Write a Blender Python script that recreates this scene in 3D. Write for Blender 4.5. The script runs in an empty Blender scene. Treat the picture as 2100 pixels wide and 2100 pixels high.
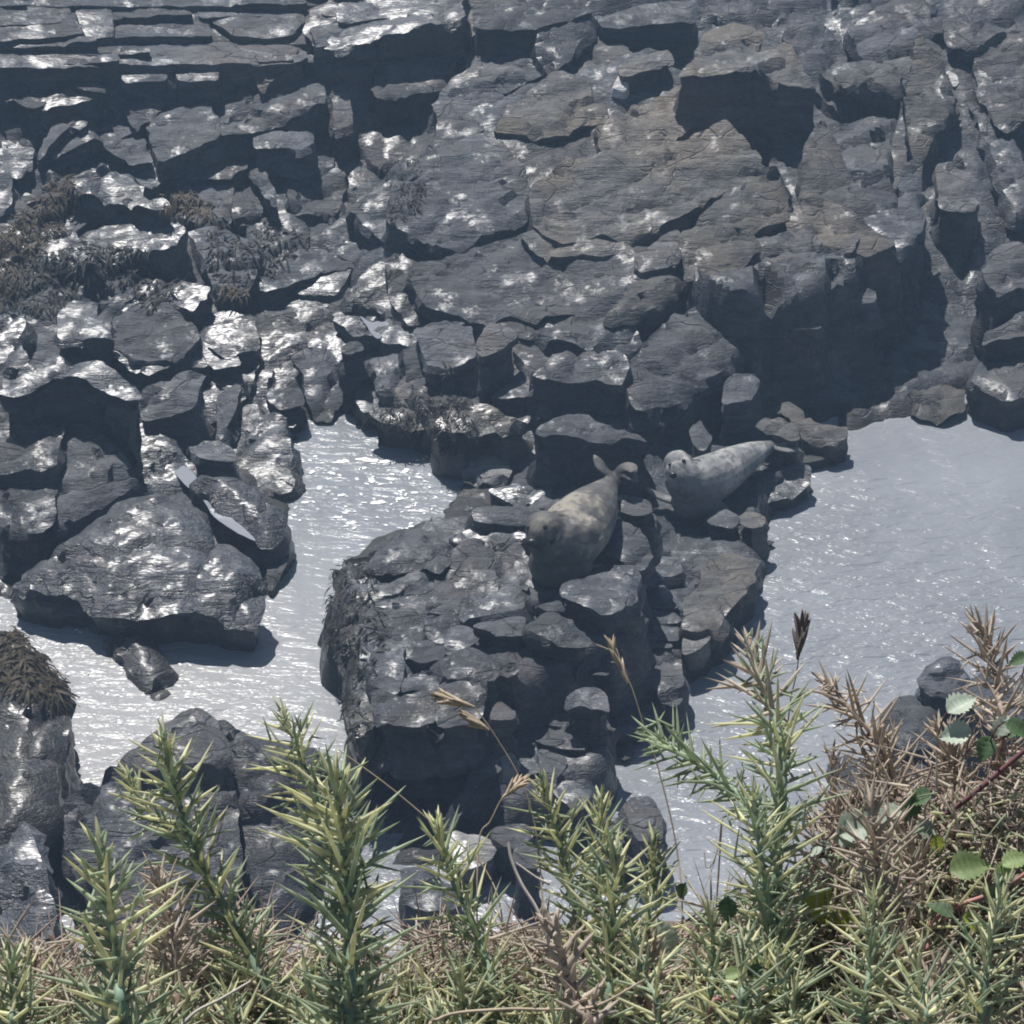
import bpy, bmesh, math, random
import numpy as np
from mathutils import Vector, Matrix
from mathutils.bvhtree import BVHTree
from mathutils.geometry import delaunay_2d_cdt

random.seed(7)
rng = np.random.default_rng(11)
S = bpy.context.scene
C = S.collection

# ------------------------------------------------------------------ camera, sky, sun, exposure
H = 15.8                       # camera height above the water
PITCH = math.radians(33.0)
FOV = math.radians(20.0)
F = 0.5 / math.tan(FOV / 2)
cam_d = bpy.data.cameras.new('camera')
cam_d.sensor_fit = 'HORIZONTAL'
cam_d.angle = FOV
cam_d.clip_start = 0.05
cam_d.clip_end = 500
cam = bpy.data.objects.new('camera', cam_d)
C.objects.link(cam)
cam.location = (0, 0, H)
cam.rotation_euler = (math.pi / 2 - PITCH, 0, 0)
S.camera = cam

SUN_EL, SUN_AZ = math.radians(60), math.radians(-22)     # azimuth measured from +Y to +X
W = bpy.data.worlds.new('World')
S.world = W
W.use_nodes = True
nt = W.node_tree
nt.nodes.clear()
sky = nt.nodes.new('ShaderNodeTexSky')
sky.sky_type = 'NISHITA'
sky.sun_disc = False
sky.sun_elevation = SUN_EL
sky.sun_rotation = SUN_AZ
sky.air_density = 1.0
sky.dust_density = 0.7
bg = nt.nodes.new('ShaderNodeBackground')
bg.inputs['Strength'].default_value = 0.055
wo = nt.nodes.new('ShaderNodeOutputWorld')
nt.links.new(sky.outputs[0], bg.inputs[0])
nt.links.new(bg.outputs[0], wo.inputs[0])

sd = bpy.data.lights.new('sun', 'SUN')
sd.energy = 5.0
sd.angle = math.radians(0.53)
sd.color = (1.0, 0.965, 0.92)
sun = bpy.data.objects.new('sun', sd)
C.objects.link(sun)
sdir = Vector((math.sin(SUN_AZ) * math.cos(SUN_EL), math.cos(SUN_AZ) * math.cos(SUN_EL), math.sin(SUN_EL)))
sun.rotation_euler = sdir.to_track_quat('Z', 'Y').to_euler()
sun.location = (0, 20, 40)

S.view_settings.view_transform = 'Standard'
S.view_settings.look = 'None'
S.view_settings.exposure = 0.4
S.view_settings.gamma = 1.0
S.cycles.volume_bounces = 0
S.cycles.filter_width = 1.9
S.cycles.max_bounces = 4
S.cycles.diffuse_bounces = 2
S.cycles.glossy_bounces = 2
S.cycles.transmission_bounces = 2

# ------------------------------------------------------------------ pixels of the photograph -> rays
CR, SR = math.cos(PITCH), math.sin(PITCH)
TILE = {'A': (0, 0, 2.76), 'B': (700, 0, 2.76), 'C': (1400, 0, 2.76),
        'D': (0, 700, 2.76), 'E': (700, 700, 2.76), 'F': (1400, 700, 2.76),
        'G': (0, 1400, 2.76), 'H': (700, 1400, 2.76), 'I': (1400, 1250, 2.273),
        'N': (0, 0, 1.0), 'U': (500, 600, 3.22), 'R': (1350, 500, 2.576), 'V': (640, 1050, 2.542)}
def px(tile, pts):
    ox, oy, s = TILE[tile]
    return np.array([(ox + x / s, oy + y / s) for x, y in pts], float)
def rays(uv):
    uv = np.atleast_2d(np.asarray(uv, float))
    a = (uv[:, 0] - 1050) / 2100
    b = (1050 - uv[:, 1]) / 2100
    d = np.stack([a, b * SR + F * CR, b * CR - F * SR], 1)
    return d / np.linalg.norm(d, axis=1)[:, None]
CAM = np.array([0, 0, H], float)
def at_z(uv, z):
    d = rays(uv)
    t = (z - H) / d[:, 2]
    return CAM + d * t[:, None]
def P(u, v, z): return at_z([(u, v)], z)[0]
def at_r(u, v, r): return CAM + rays([(u, v)])[0] * r

# ------------------------------------------------------------------ noise
def hsh(ix, iy, iz, s):
    n = (ix.astype(np.int64) * 374761393 + iy.astype(np.int64) * 668265263 + iz.astype(np.int64) * 1274126177 + s * 974634777) & 0xffffffff
    n = ((n ^ (n >> 13)) * 1103515245) & 0xffffffff
    n = ((n ^ (n >> 16)) * 2246822519) & 0xffffffff
    n = n ^ (n >> 15)
    return (n & 0xffffff) / float(0xffffff)
def vnoise(Pq, s=0):
    i = np.floor(Pq)
    f = Pq - i
    f = f * f * (3 - 2 * f)
    i = i.astype(np.int64)
    r = 0
    for dx in (0, 1):
        for dy in (0, 1):
            for dz in (0, 1):
                w = (f[:, 0] if dx else 1 - f[:, 0]) * (f[:, 1] if dy else 1 - f[:, 1]) * (f[:, 2] if dz else 1 - f[:, 2])
                r = r + w * hsh(i[:, 0] + dx, i[:, 1] + dy, i[:, 2] + dz, s)
    return r * 2 - 1
def fbm(Pq, s=0, o=4):
    r, a, t = 0, 1.0, 0
    for k in range(o):
        r = r + a * vnoise(Pq * (2 ** k) + 7.3 * k, s + k)
        t += a
        a *= 0.55
    return r / t
def facets(Pw, size, s=0, crack=0.5):
    """broken-block relief: every cell is a small plane with its own height and tilt"""
    q = Pw / size
    b = np.floor(q).astype(np.int64)
    n = len(q)
    f1 = np.full(n, 9.0); f2 = np.full(n, 9.0)
    val = np.zeros(n)
    for dx in (-1, 0, 1):
        for dy in (-1, 0, 1):
            for dz in (-1, 0, 1):
                ix, iy, iz = b[:, 0] + dx, b[:, 1] + dy, b[:, 2] + dz
                cx = ix + hsh(ix, iy, iz, s + 1); cy = iy + hsh(ix, iy, iz, s + 2); cz = iz + hsh(ix, iy, iz, s + 3)
                ex, ey, ez = q[:, 0] - cx, q[:, 1] - cy, q[:, 2] - cz
                d = np.sqrt(ex * ex + ey * ey + ez * ez)
                m = d < f1
                v = (hsh(ix, iy, iz, s + 4) - .5) * 1.3 + (hsh(ix, iy, iz, s + 5) - .5) * 1.6 * ex + (hsh(ix, iy, iz, s + 6) - .5) * 1.6 * ey
                f2 = np.where(m, f1, np.minimum(f2, d))
                val = np.where(m, v, val)
                f1 = np.where(m, d, f1)
    return val - crack * np.exp(-((f2 - f1) / .07) ** 2)
ang = math.radians(24)
CA, SA = math.cos(ang), math.sin(ang)
def strat(Pw):
    """rotate into the run of the bedding and stretch along it"""
    x = Pw[:, 0] * CA + Pw[:, 1] * SA
    y = -Pw[:, 0] * SA + Pw[:, 1] * CA
    q = np.stack([x * .62, y * 1.15, Pw[:, 2] * 1.5], 1)
    w = np.stack([vnoise(q * 1.3, 91), vnoise(q * 1.3, 92), vnoise(q * 1.3, 93)], 1)
    return q + .18 * w
def relief(Pw, amp, s=0):
    q = strat(Pw)
    return amp * (facets(q, .85, s) * 1.0 + facets(q, .33, s + 20) * .42 + facets(q, .14, s + 40, .3) * .17 + .35 * fbm(Pw * 1.1, s + 60, 3))

# ------------------------------------------------------------------ materials
def new_mat(name):
    m = bpy.data.materials.new(name)
    m.use_nodes = True
    t = m.node_tree
    t.nodes.clear()
    return m, t
def N(t, kind, **kw):
    n = t.nodes.new(kind)
    for k, v in kw.items():
        if k.startswith('i_'):
            n.inputs[int(k[2:]) if k[2:].isdigit() else k[2:].replace('_', ' ')].default_value = v
        else:
            setattr(n, k, v)
    return n
def ramp(t, fac, stops, interp='LINEAR'):
    r = t.nodes.new('ShaderNodeValToRGB')
    r.color_ramp.interpolation = interp
    e = r.color_ramp.elements
    while len(e) < len(stops): e.new(.5)
    for el, (p, c) in zip(e, stops):
        el.position = p
        el.color = c if len(c) == 4 else (*c, 1)
    t.links.new(fac, r.inputs[0])
    return r
def mixc(t, fac, a, b, mode='MIX'):
    m = t.nodes.new('ShaderNodeMix')
    m.data_type = 'RGBA'
    m.blend_type = mode
    for sock, v in ((m.inputs[0], fac), (m.inputs[6], a), (m.inputs[7], b)):
        if isinstance(v, (int, float)): sock.default_value = v
        elif isinstance(v, tuple): sock.default_value = (*v, 1) if len(v) == 3 else v
        else: t.links.new(v, sock)
    return m.outputs[2]
def math_n(t, op, a, b=None, c=None, clamp=False):
    m = t.nodes.new('ShaderNodeMath')
    m.operation = op
    m.use_clamp = clamp
    for sock, v in zip(m.inputs, (a, b, c)):
        if v is None: continue
        if isinstance(v, (int, float)): sock.default_value = v
        else: t.links.new(v, sock)
    return m.outputs[0]
def world_pos(t, rot=(0, 0, 0), scale=(1, 1, 1)):
    g = t.nodes.new('ShaderNodeNewGeometry')
    mp = t.nodes.new('ShaderNodeMapping')
    mp.inputs['Rotation'].default_value = rot
    mp.inputs['Scale'].default_value = scale
    t.links.new(g.outputs['Position'], mp.inputs['Vector'])
    return mp.outputs[0]
def noise(t, vec, scale, detail=6, rough=.6, dist=0):
    n = N(t, 'ShaderNodeTexNoise')
    n.inputs['Scale'].default_value = scale
    n.inputs['Detail'].default_value = detail
    n.inputs['Roughness'].default_value = rough
    n.inputs['Distortion'].default_value = dist
    t.links.new(vec, n.inputs['Vector'])
    return n.outputs[0]

def rock_material(name, c1, c2, stain, stain_amt, wet, rough=(.68, .45), crack=.75, bump=.6, coat_r=.3):
    m, t = new_mat(name)
    out = N(t, 'ShaderNodeOutputMaterial')
    bs = N(t, 'ShaderNodeBsdfPrincipled')
    t.links.new(bs.outputs[0], out.inputs[0])
    v = world_pos(t)
    vs = world_pos(t, (0.25, -0.2, math.radians(-24)), (.6, 1.3, 2.2))
    vl = world_pos(t, (0.3, -0.35, math.radians(-24)), (.5, 6.0, 9.0))
    big = noise(t, v, .9, 3, .6, .6)
    mid = noise(t, vs, 4.5, 5, .74, .25)
    fine = noise(t, v, 38, 2, .7)
    lam = noise(t, vl, 3.6, 3, .75, 0)
    oi = N(t, 'ShaderNodeObjectInfo')
    k = ramp(t, mid, [(.38, (0, 0, 0)), (.62, (1, 1, 1))]).outputs[0]
    col = mixc(t, k, c1, c2)
    st = ramp(t, big, [(.47, (0, 0, 0)), (.66, (1, 1, 1))]).outputs[0]
    col = mixc(t, math_n(t, 'MULTIPLY', st, stain_amt), col, stain)
    col = mixc(t, math_n(t, 'MULTIPLY', ramp(t, fine, [(.3, (1, 1, 1)), (.5, (0, 0, 0))]).outputs[0], .45), col, tuple(x * .45 for x in c1))
    # pale barnacle and salt specks
    vor = N(t, 'ShaderNodeTexVoronoi')
    vor.inputs['Scale'].default_value = 20
    t.links.new(v, vor.inputs['Vector'])
    sp = math_n(t, 'LESS_THAN', vor.outputs['Distance'], .13)
    sp = math_n(t, 'MULTIPLY', sp, ramp(t, noise(t, v, 1.6, 1), [(.52, (0, 0, 0)), (.62, (1, 1, 1))]).outputs[0])
    col = mixc(t, math_n(t, 'MULTIPLY', sp, .5), col, (.42, .41, .39))
    # pale mineral streaks along the bedding
    vn = ramp(t, noise(t, vl, 1.3, 4, .7, .3), [(.60, (0, 0, 0)), (.66, (1, 1, 1)), (.72, (0, 0, 0))]).outputs[0]
    col = mixc(t, math_n(t, 'MULTIPLY', vn, .35), col, tuple(min(.5, x * 2.2) for x in c2))
    # dark algae band along the tide line
    sx = N(t, 'ShaderNodeSeparateXYZ')
    t.links.new(v, sx.inputs[0])
    zb = math_n(t, 'MULTIPLY_ADD', mid, -.22, sx.outputs['Z'])
    bandf = ramp(t, math_n(t, 'ADD', zb, .5), [(.47, (1, 1, 1)), (.56, (0, 0, 0))]).outputs[0]
    col = mixc(t, math_n(t, 'MULTIPLY', bandf, .8), col, (.016, .016, .013))
    # tone differs a little from stone to stone
    hv = N(t, 'ShaderNodeHueSaturation')
    t.links.new(math_n(t, 'MULTIPLY_ADD', oi.outputs['Random'], .7, .62), hv.inputs['Value'])
    t.links.new(col, hv.inputs['Color'])
    t.links.new(hv.outputs[0], bs.inputs['Base Color'])
    # wet film
    wn = noise(t, v, 2.3, 4, .75, .2)
    wf = ramp(t, wn, [(max(0, .62 - wet * .5), (0, 0, 0)), (max(.05, .70 - wet * .5), (1, 1, 1))]).outputs[0]
    rg = N(t, 'ShaderNodeMapRange')
    rg.inputs['To Min'].default_value = rough[0]
    rg.inputs['To Max'].default_value = rough[1]
    t.links.new(wf, rg.inputs['Value'])
    t.links.new(rg.outputs[0], bs.inputs['Roughness'])
    bs.inputs['Specular IOR Level'].default_value = .35
    bs.inputs['Coat IOR'].default_value = 1.33
    t.links.new(math_n(t, 'MULTIPLY', wf, 1.0), bs.inputs['Coat Weight'])
    bs.inputs['Coat Roughness'].default_value = coat_r
    # relief: joints, lamination, grain
    vc = N(t, 'ShaderNodeTexVoronoi', feature='DISTANCE_TO_EDGE')
    vc.inputs['Scale'].default_value = 2.1
    wv = N(t, 'ShaderNodeVectorMath', operation='ADD')
    nz = N(t, 'ShaderNodeTexNoise')
    nz.inputs['Scale'].default_value = 2.5
    nz.inputs['Detail'].default_value = 1
    t.links.new(v, nz.inputs['Vector'])
    sc = N(t, 'ShaderNodeVectorMath', operation='SCALE')
    sc.inputs['Scale'].default_value = .28
    t.links.new(nz.outputs['Color'], sc.inputs[0])
    t.links.new(vs, wv.inputs[0]); t.links.new(sc.outputs[0], wv.inputs[1])
    t.links.new(wv.outputs[0], vc.inputs['Vector'])
    ck = ramp(t, vc.outputs['Distance'], [(0, (0, 0, 0)), (.022, (1, 1, 1))]).outputs[0]
    h = math_n(t, 'MULTIPLY', math_n(t, 'MULTIPLY', ck, crack), ramp(t, big, [(.42, (0, 0, 0)), (.58, (1, 1, 1))]).outputs[0])
    h = math_n(t, 'MULTIPLY_ADD', lam, .7, h)
    h = math_n(t, 'MULTIPLY_ADD', mid, 1.25, h)
    h = math_n(t, 'MULTIPLY_ADD', fine, .28, h)
    bp = N(t, 'ShaderNodeBump')
    bp.inputs['Strength'].default_value = bump
    bp.inputs['Distance'].default_value = .05
    t.links.new(h, bp.inputs['Height'])
    t.links.new(bp.outputs[0], bs.inputs['Normal'])
    # the water film is smoother than the stone under it
    hc = math_n(t, 'MULTIPLY_ADD', lam, .25, noise(t, vs, 4.6, 3, .62, .2))
    bc = N(t, 'ShaderNodeBump')
    bc.inputs['Strength'].default_value = .42
    bc.inputs['Distance'].default_value = .05
    t.links.new(hc, bc.inputs['Height'])
    t.links.new(bc.outputs[0], bs.inputs['Coat Normal'])
    return m

M = {}
M['dark'] = rock_material('rock_dark', (.020, .023, .029), (.060, .065, .075), (.068, .058, .048), .5, .24, coat_r=.34)
M['grey'] = rock_material('rock_grey', (.028, .031, .038), (.082, .087, .098), (.095, .082, .068), .55, .16, coat_r=.36)
M['tan'] = rock_material('rock_tan', (.042, .043, .045), (.115, .111, .104), (.14, .116, .088), .75, .15, coat_r=.38)
M['wet'] = rock_material('rock_wet', (.018, .021, .027), (.060, .065, .075), (.065, .055, .045), .5, .95, (.6, .4), .6, .8, .33)
M['gloss'] = rock_material('rock_gloss', (.026, .029, .035), (.080, .085, .095), (.085, .072, .06), .4, 1.3, (.55, .35), .5, .9, .29)
M['pale'] = rock_material('rock_pale', (.10, .102, .108), (.23, .228, .225), (.2, .18, .15), .4, .3)
M['weedy'] = rock_material('rock_weedy', (.018, .019, .018), (.052, .047, .038), (.065, .048, .032), .7, .6)
M['quartz'] = rock_material('rock_quartz', (.45, .44, .42), (.68, .67, .65), (.4, .36, .3), .2, 0)

def water_material(name, col, bump, sc, sand_glare=None):
    m, t = new_mat(name)
    out = N(t, 'ShaderNodeOutputMaterial')
    bs = N(t, 'ShaderNodeBsdfPrincipled')
    t.links.new(bs.outputs[0], out.inputs[0])
    v = world_pos(t)
    c = noise(t, v, .45, 4, .5, .5)
    colr = ramp(t, c, [(.3, tuple(x * .82 for x in col)), (.7, tuple(min(1, x * 1.12) for x in col))])
    cc = colr.outputs[0]
    if sand_glare:  # pale sand tone, with the glare on the left shallows painted in
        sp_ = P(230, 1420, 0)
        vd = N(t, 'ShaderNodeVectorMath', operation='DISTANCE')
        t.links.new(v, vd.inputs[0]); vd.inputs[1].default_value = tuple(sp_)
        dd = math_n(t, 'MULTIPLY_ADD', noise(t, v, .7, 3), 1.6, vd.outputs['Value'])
        cc = mixc(t, ramp(t, math_n(t, 'DIVIDE', dd, 5.0), [(.35, (1, 1, 1)), (.85, (0, 0, 0))]).outputs[0], cc, sand_glare)
    t.links.new(cc, bs.inputs['Base Color'])
    bs.inputs['Roughness'].default_value = .3
    bs.inputs['IOR'].default_value = 1.333
    w1 = world_pos(t, (0, 0, math.radians(18)), (1.0, 2.6, 1))
    a = noise(t, w1, sc, 3, .55, .35)
    b = noise(t, v, sc * .28, 2, .5)
    fade = ramp(t, noise(t, v, .25, 2), [(.38, (.45, .45, .45)), (.6, (1, 1, 1))]).outputs[0]
    h = math_n(t, 'MULTIPLY_ADD', b, 1.2, math_n(t, 'MULTIPLY', a, fade))
    bp = N(t, 'ShaderNodeBump')
    bp.inputs['Strength'].default_value = bump
    bp.inputs['Distance'].default_value = .07
    t.links.new(h, bp.inputs['Height'])
    t.links.new(bp.outputs[0], bs.inputs['Normal'])
    return m
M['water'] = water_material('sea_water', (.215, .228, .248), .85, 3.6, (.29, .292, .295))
M['puddle'] = water_material('puddle_water', (.215, .228, .255), .12, 3.0)

def plain(name, col, rough=.6, var=.25, scale=30, trans=0.0, spec=.4, bump=0.0):
    m, t = new_mat(name)
    out = N(t, 'ShaderNodeOutputMaterial')
    bs = N(t, 'ShaderNodeBsdfPrincipled')
    v = world_pos(t)
    n = noise(t, v, scale, 4, .6)
    r = ramp(t, n, [(.3, tuple(x * (1 - var) for x in col)), (.7, tuple(min(1, x * (1 + var)) for x in col))])
    oi = N(t, 'ShaderNodeObjectInfo')
    hv = N(t, 'ShaderNodeHueSaturation')
    t.links.new(math_n(t, 'MULTIPLY_ADD', oi.outputs['Random'], .3, .85), hv.inputs['Value'])
    t.links.new(r.outputs[0], hv.inputs['Color'])
    t.links.new(hv.outputs[0], bs.inputs['Base Color'])
    bs.inputs['Roughness'].default_value = rough
    bs.inputs['Specular IOR Level'].default_value = spec
    if bump:
        bp = N(t, 'ShaderNodeBump')
        bp.inputs['Strength'].default_value = bump
        bp.inputs['Distance'].default_value = .01
        t.links.new(n, bp.inputs['Height'])
        t.links.new(bp.outputs[0], bs.inputs['Normal'])
    if trans:
        tr = N(t, 'ShaderNodeBsdfTranslucent')
        t.links.new(hv.outputs[0], tr.inputs['Color'])
        mx = N(t, 'ShaderNodeMixShader')
        mx.inputs[0].default_value = trans
        t.links.new(bs.outputs[0], mx.inputs[1]); t.links.new(tr.outputs[0], mx.inputs[2])
        t.links.new(mx.outputs[0], out.inputs[0])
    else:
        t.links.new(bs.outputs[0], out.inputs[0])
    return m
M['weed'] = plain('seaweed_brown', (.055, .042, .024), .6, .5, 9, .1, .2)
M['weed_dark'] = plain('seaweed_dark', (.024, .023, .02), .6, .5, 9, 0, .2)
M['foam'] = plain('foam', (.8, .8, .8), .6, .1, 30)
M['spine'] = plain('gorse_spine', (.78, .77, .5), .5, .15, 60, .5)
M['spine_in'] = plain('gorse_inner_spine', (.47, .54, .37), .5, .25, 60, .5)
M['stem'] = plain('gorse_stem', (.19, .27, .19), .6, .35, 80)
M['dry'] = plain('gorse_dry_spine', (.56, .48, .39), .6, .25, 50, .4)
M['dry_stem'] = plain('gorse_dry_stem', (.23, .17, .14), .7, .4, 60)
M['litter'] = plain('gorse_litter', (.66, .58, .48), .7, .3, 40, .45)
M['twig'] = plain('pale_twig', (.42, .38, .33), .7, .3, 60)
M['straw'] = plain('grass_straw', (.44, .36, .26), .6, .25, 60, .2)
M['seedhead'] = plain('grass_seed_head', (.16, .13, .11), .7, .3, 200, .1)
M['leaf'] = plain('bramble_leaf', (.20, .28, .11), .55, .3, 60, .35)
M['leaf_dark'] = plain('bramble_leaf_dark', (.09, .15, .07), .55, .3, 60, .3)  # deeper green of the darker leaves
M['leaf_pale'] = plain('bramble_leaf_underside', (.36, .42, .33), .5, .2, 60, .3)
M['leaf_yellow'] = plain('bramble_leaf_young', (.40, .46, .08), .4, .2, 60, .35)
M['red'] = plain('bramble_red_stem', (.36, .17, .15), .5, .3, 60)
M['maroon'] = plain('bramble_maroon_stem', (.12, .05, .055), .5, .3, 60)
M['soil'] = plain('bank_soil', (.10, .08, .06), .9, .5, 12, 0, .2, .6)
M['cliff'] = plain('cliff_turf', (.09, .09, .06), .9, .5, 3, 0, .2, .6)
M['bed'] = rock_material('sea_bed', (.10, .10, .10), (.2, .195, .18), (.2, .17, .13), .5, .5)

# ------------------------------------------------------------------ object helpers
def tag(o, label=None, cat=None, group=None, kind=None):
    if label: o['label'] = label
    if cat: o['category'] = cat
    if group: o['group'] = group
    if kind: o['kind'] = kind
    return o
def mesh_obj(name, verts, faces, mat, parent=None, loc=None, sharp=None, smooth=True):
    verts = np.asarray(verts, float)
    if loc is None: loc = np.zeros(3)
    loc = np.asarray(loc, float)
    me = bpy.data.meshes.new(name)
    me.from_pydata((verts - loc).tolist(), [], faces)
    me.update()
    if smooth:
        me.polygons.foreach_set('use_smooth', [True] * len(me.polygons))
        if sharp: me.set_sharp_from_angle(angle=math.radians(sharp))
    me.materials.append(mat)
    o = bpy.data.objects.new(name, me)
    C.objects.link(o)
    if parent is not None:
        o.parent = parent
        o.location = Vector(loc) - parent.location
    else:
        o.location = loc
    return o
def empty(name, loc, label=None, cat=None, group=None):
    e = bpy.data.objects.new(name, None)
    e.empty_display_size = .2
    C.objects.link(e)
    e.location = loc
    return tag(e, label, cat, group)

# ------------------------------------------------------------------ shore base: a height field from the water line
def sdist(Q, poly):
    n = len(poly)
    best = np.full(len(Q), 1e9)
    inside = np.zeros(len(Q), bool)
    for i in range(n):
        a, b = poly[i], poly[(i + 1) % n]
        e = b - a
        w = Q - a
        h = np.clip((w @ e) / max(e @ e, 1e-9), 0, 1)
        d = w - h[:, None] * e
        best = np.minimum(best, np.hypot(d[:, 0], d[:, 1]))
        c = ((a[1] > Q[:, 1]) != (b[1] > Q[:, 1]))
        if abs(e[1]) > 1e-9:
            xi = a[0] + (Q[:, 1] - a[1]) / e[1] * e[0]
            inside ^= (c & (Q[:, 0] < xi))
    return np.where(inside, -best, best)
WATER = at_z([(440, 955), (560, 905), (700, 852), (770, 880), (830, 908), (930, 925), (950, 990), (900, 1060), (780, 1095), (668, 1160), (685, 1400),
    (722, 1600), (800, 1780), (1000, 1780), (1120, 1700), (1230, 1550), (1260, 1480), (1330, 1420), (1400, 1390), (1470, 1290), (1560, 1135), (1530, 1095), (1590, 1010),
    (1700, 935), (1780, 875), (1850, 842), (1990, 800), (2300, 800), (2500, 1200), (2300, 1500), (2000, 1600), (1750, 1900), (1500, 2300), (1000, 2500),
    (700, 2500), (200, 2300), (20, 2000), (60, 1650), (120, 1450), (60, 1300), (-60, 1250), (-40, 1195), (120, 1195), (220, 1270), (400, 1300), (520, 1260), (590, 1120), (605, 1040), (560, 950)], 0)[:, :2]
def plat(pts, zref, h, fall): return (at_z(pts, zref)[:, :2], h, fall)
PLATS = [
    plat([(715, 1165), (810, 1092), (960, 1065), (1080, 1045), (1240, 1040), (1290, 1090), (1290, 1180), (1270, 1300), (1200, 1330), (1050, 1390), (795, 1390), (755, 1350)], .95, .98, .35),
    plat([(1230, 1000), (1300, 980), (1480, 930), (1600, 930), (1500, 1060), (1480, 1110), (1540, 1130), (1440, 1300), (1340, 1400), (1240, 1400)], .25, .28, .35),
    plat([(1020, 1490), (1200, 1480), (1240, 1540), (1180, 1620), (1000, 1600)], .4, .4, .3),
    plat([(1450, 550), (1500, 572), (1560, 530), (1640, 558), (1700, 512), (1760, 538), (1800, 490), (1830, 450), (1840, 300), (1900, 150), (1700, 100), (1480, 150), (1420, 300), (1400, 450)], 1.5, 1.4, .4),
]
HILLS = [  # additive mounds or hollows: polygon at height, amount, falloff
    plat([(1860, 260), (1960, 250), (2010, 400), (2020, 560), (2000, 740), (1880, 740), (1850, 560), (1860, 420)], .9, .12, .4),
    plat([(820, 420), (1000, 280), (1300, 260), (1500, 280), (1480, 420), (1280, 560), (1050, 640), (860, 600)], 1.3, .35, 1.0),
    plat([(0, 130), (650, 120), (900, 60), (1300, 30), (1300, -200), (-100, -200)], 2.2, .55, .6),
]
def base(Q):
    Q = np.atleast_2d(np.asarray(Q, float))[:, :2]
    d = sdist(Q, WATER)
    wob = vnoise(np.column_stack([Q * 1.9, np.zeros(len(Q))]), 77) + .6 * vnoise(np.column_stack([Q * 4.7, np.ones(len(Q))]), 78)
    z = np.where(d < 0, np.maximum(d * .7, -.55) - .03, .33 * d)
    back = np.clip((Q[:, 1] - 19) / 3, 0, 1)
    z = np.where(d > 0, z * back + (1 - back) * np.minimum(z, .3), z)
    for poly, h, fall in HILLS:
        e = np.clip(1 - sdist(Q, poly) / fall, 0, 1)
        z = z + h * e * e * (3 - 2 * e)
    for poly, h, fall in PLATS:
        e = np.clip(1 - (sdist(Q, poly) + .16 * wob) / fall, 0, 1)
        e = e * e * (3 - 2 * e)
        z = np.maximum(z, h * e + np.minimum(z, 0) * (1 - e)) if True else z
    return z
def hit(u, v, lift=0.0):
    """first point of the pixel's ray that is 'lift' above the shore"""
    d = rays([(u, v)])[0]
    t = np.linspace(15, 60, 900)
    p = CAM + d * t[:, None]
    g = p[:, 2] - np.maximum(base(p), -.06) - lift
    i = int(np.argmax(g <= 0)) if (g <= 0).any() else len(t) - 1
    if i == 0: return p[0]
    a, b = g[i - 1], g[i]
    k = a / (a - b) if a != b else 0
    return p[i - 1] + (p[i] - p[i - 1]) * k

def build_terrain():
    xs = np.arange(-9, 9.01, .065)
    ys = np.arange(17.0, 39, .065)
    X, Y = np.meshgrid(xs, ys)
    Q = np.stack([X.ravel(), Y.ravel()], 1)
    z = base(Q)
    Pw = np.column_stack([Q, z])
    amp = np.where(z < 0, .04, .10)
    z = z + relief(Pw, 1.0, 5) * amp - .03
    nx, ny = len(xs), len(ys)
    idx = np.arange(nx * ny).reshape(ny, nx)
    f = np.stack([idx[:-1, :-1], idx[:-1, 1:], idx[1:, 1:], idx[1:, :-1]], -1).reshape(-1, 4)
    o = mesh_obj('shore_bedrock', np.column_stack([Q, z]), f.tolist(), M['dark'], sharp=38)
    return tag(o, kind='structure')
terrain = build_terrain()

wv = [(-60, -40, 0), (60, -40, 0), (60, 70, 0), (-60, 70, 0)]
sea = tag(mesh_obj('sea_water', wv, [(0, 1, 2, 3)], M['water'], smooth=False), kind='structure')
tag(mesh_obj('sea_bed', [(-60, -40, -1.6), (60, -40, -1.6), (60, 70, -1.6), (-60, 70, -1.6)], [(0, 1, 2, 3)], M['bed'], smooth=False), kind='structure')

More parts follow.
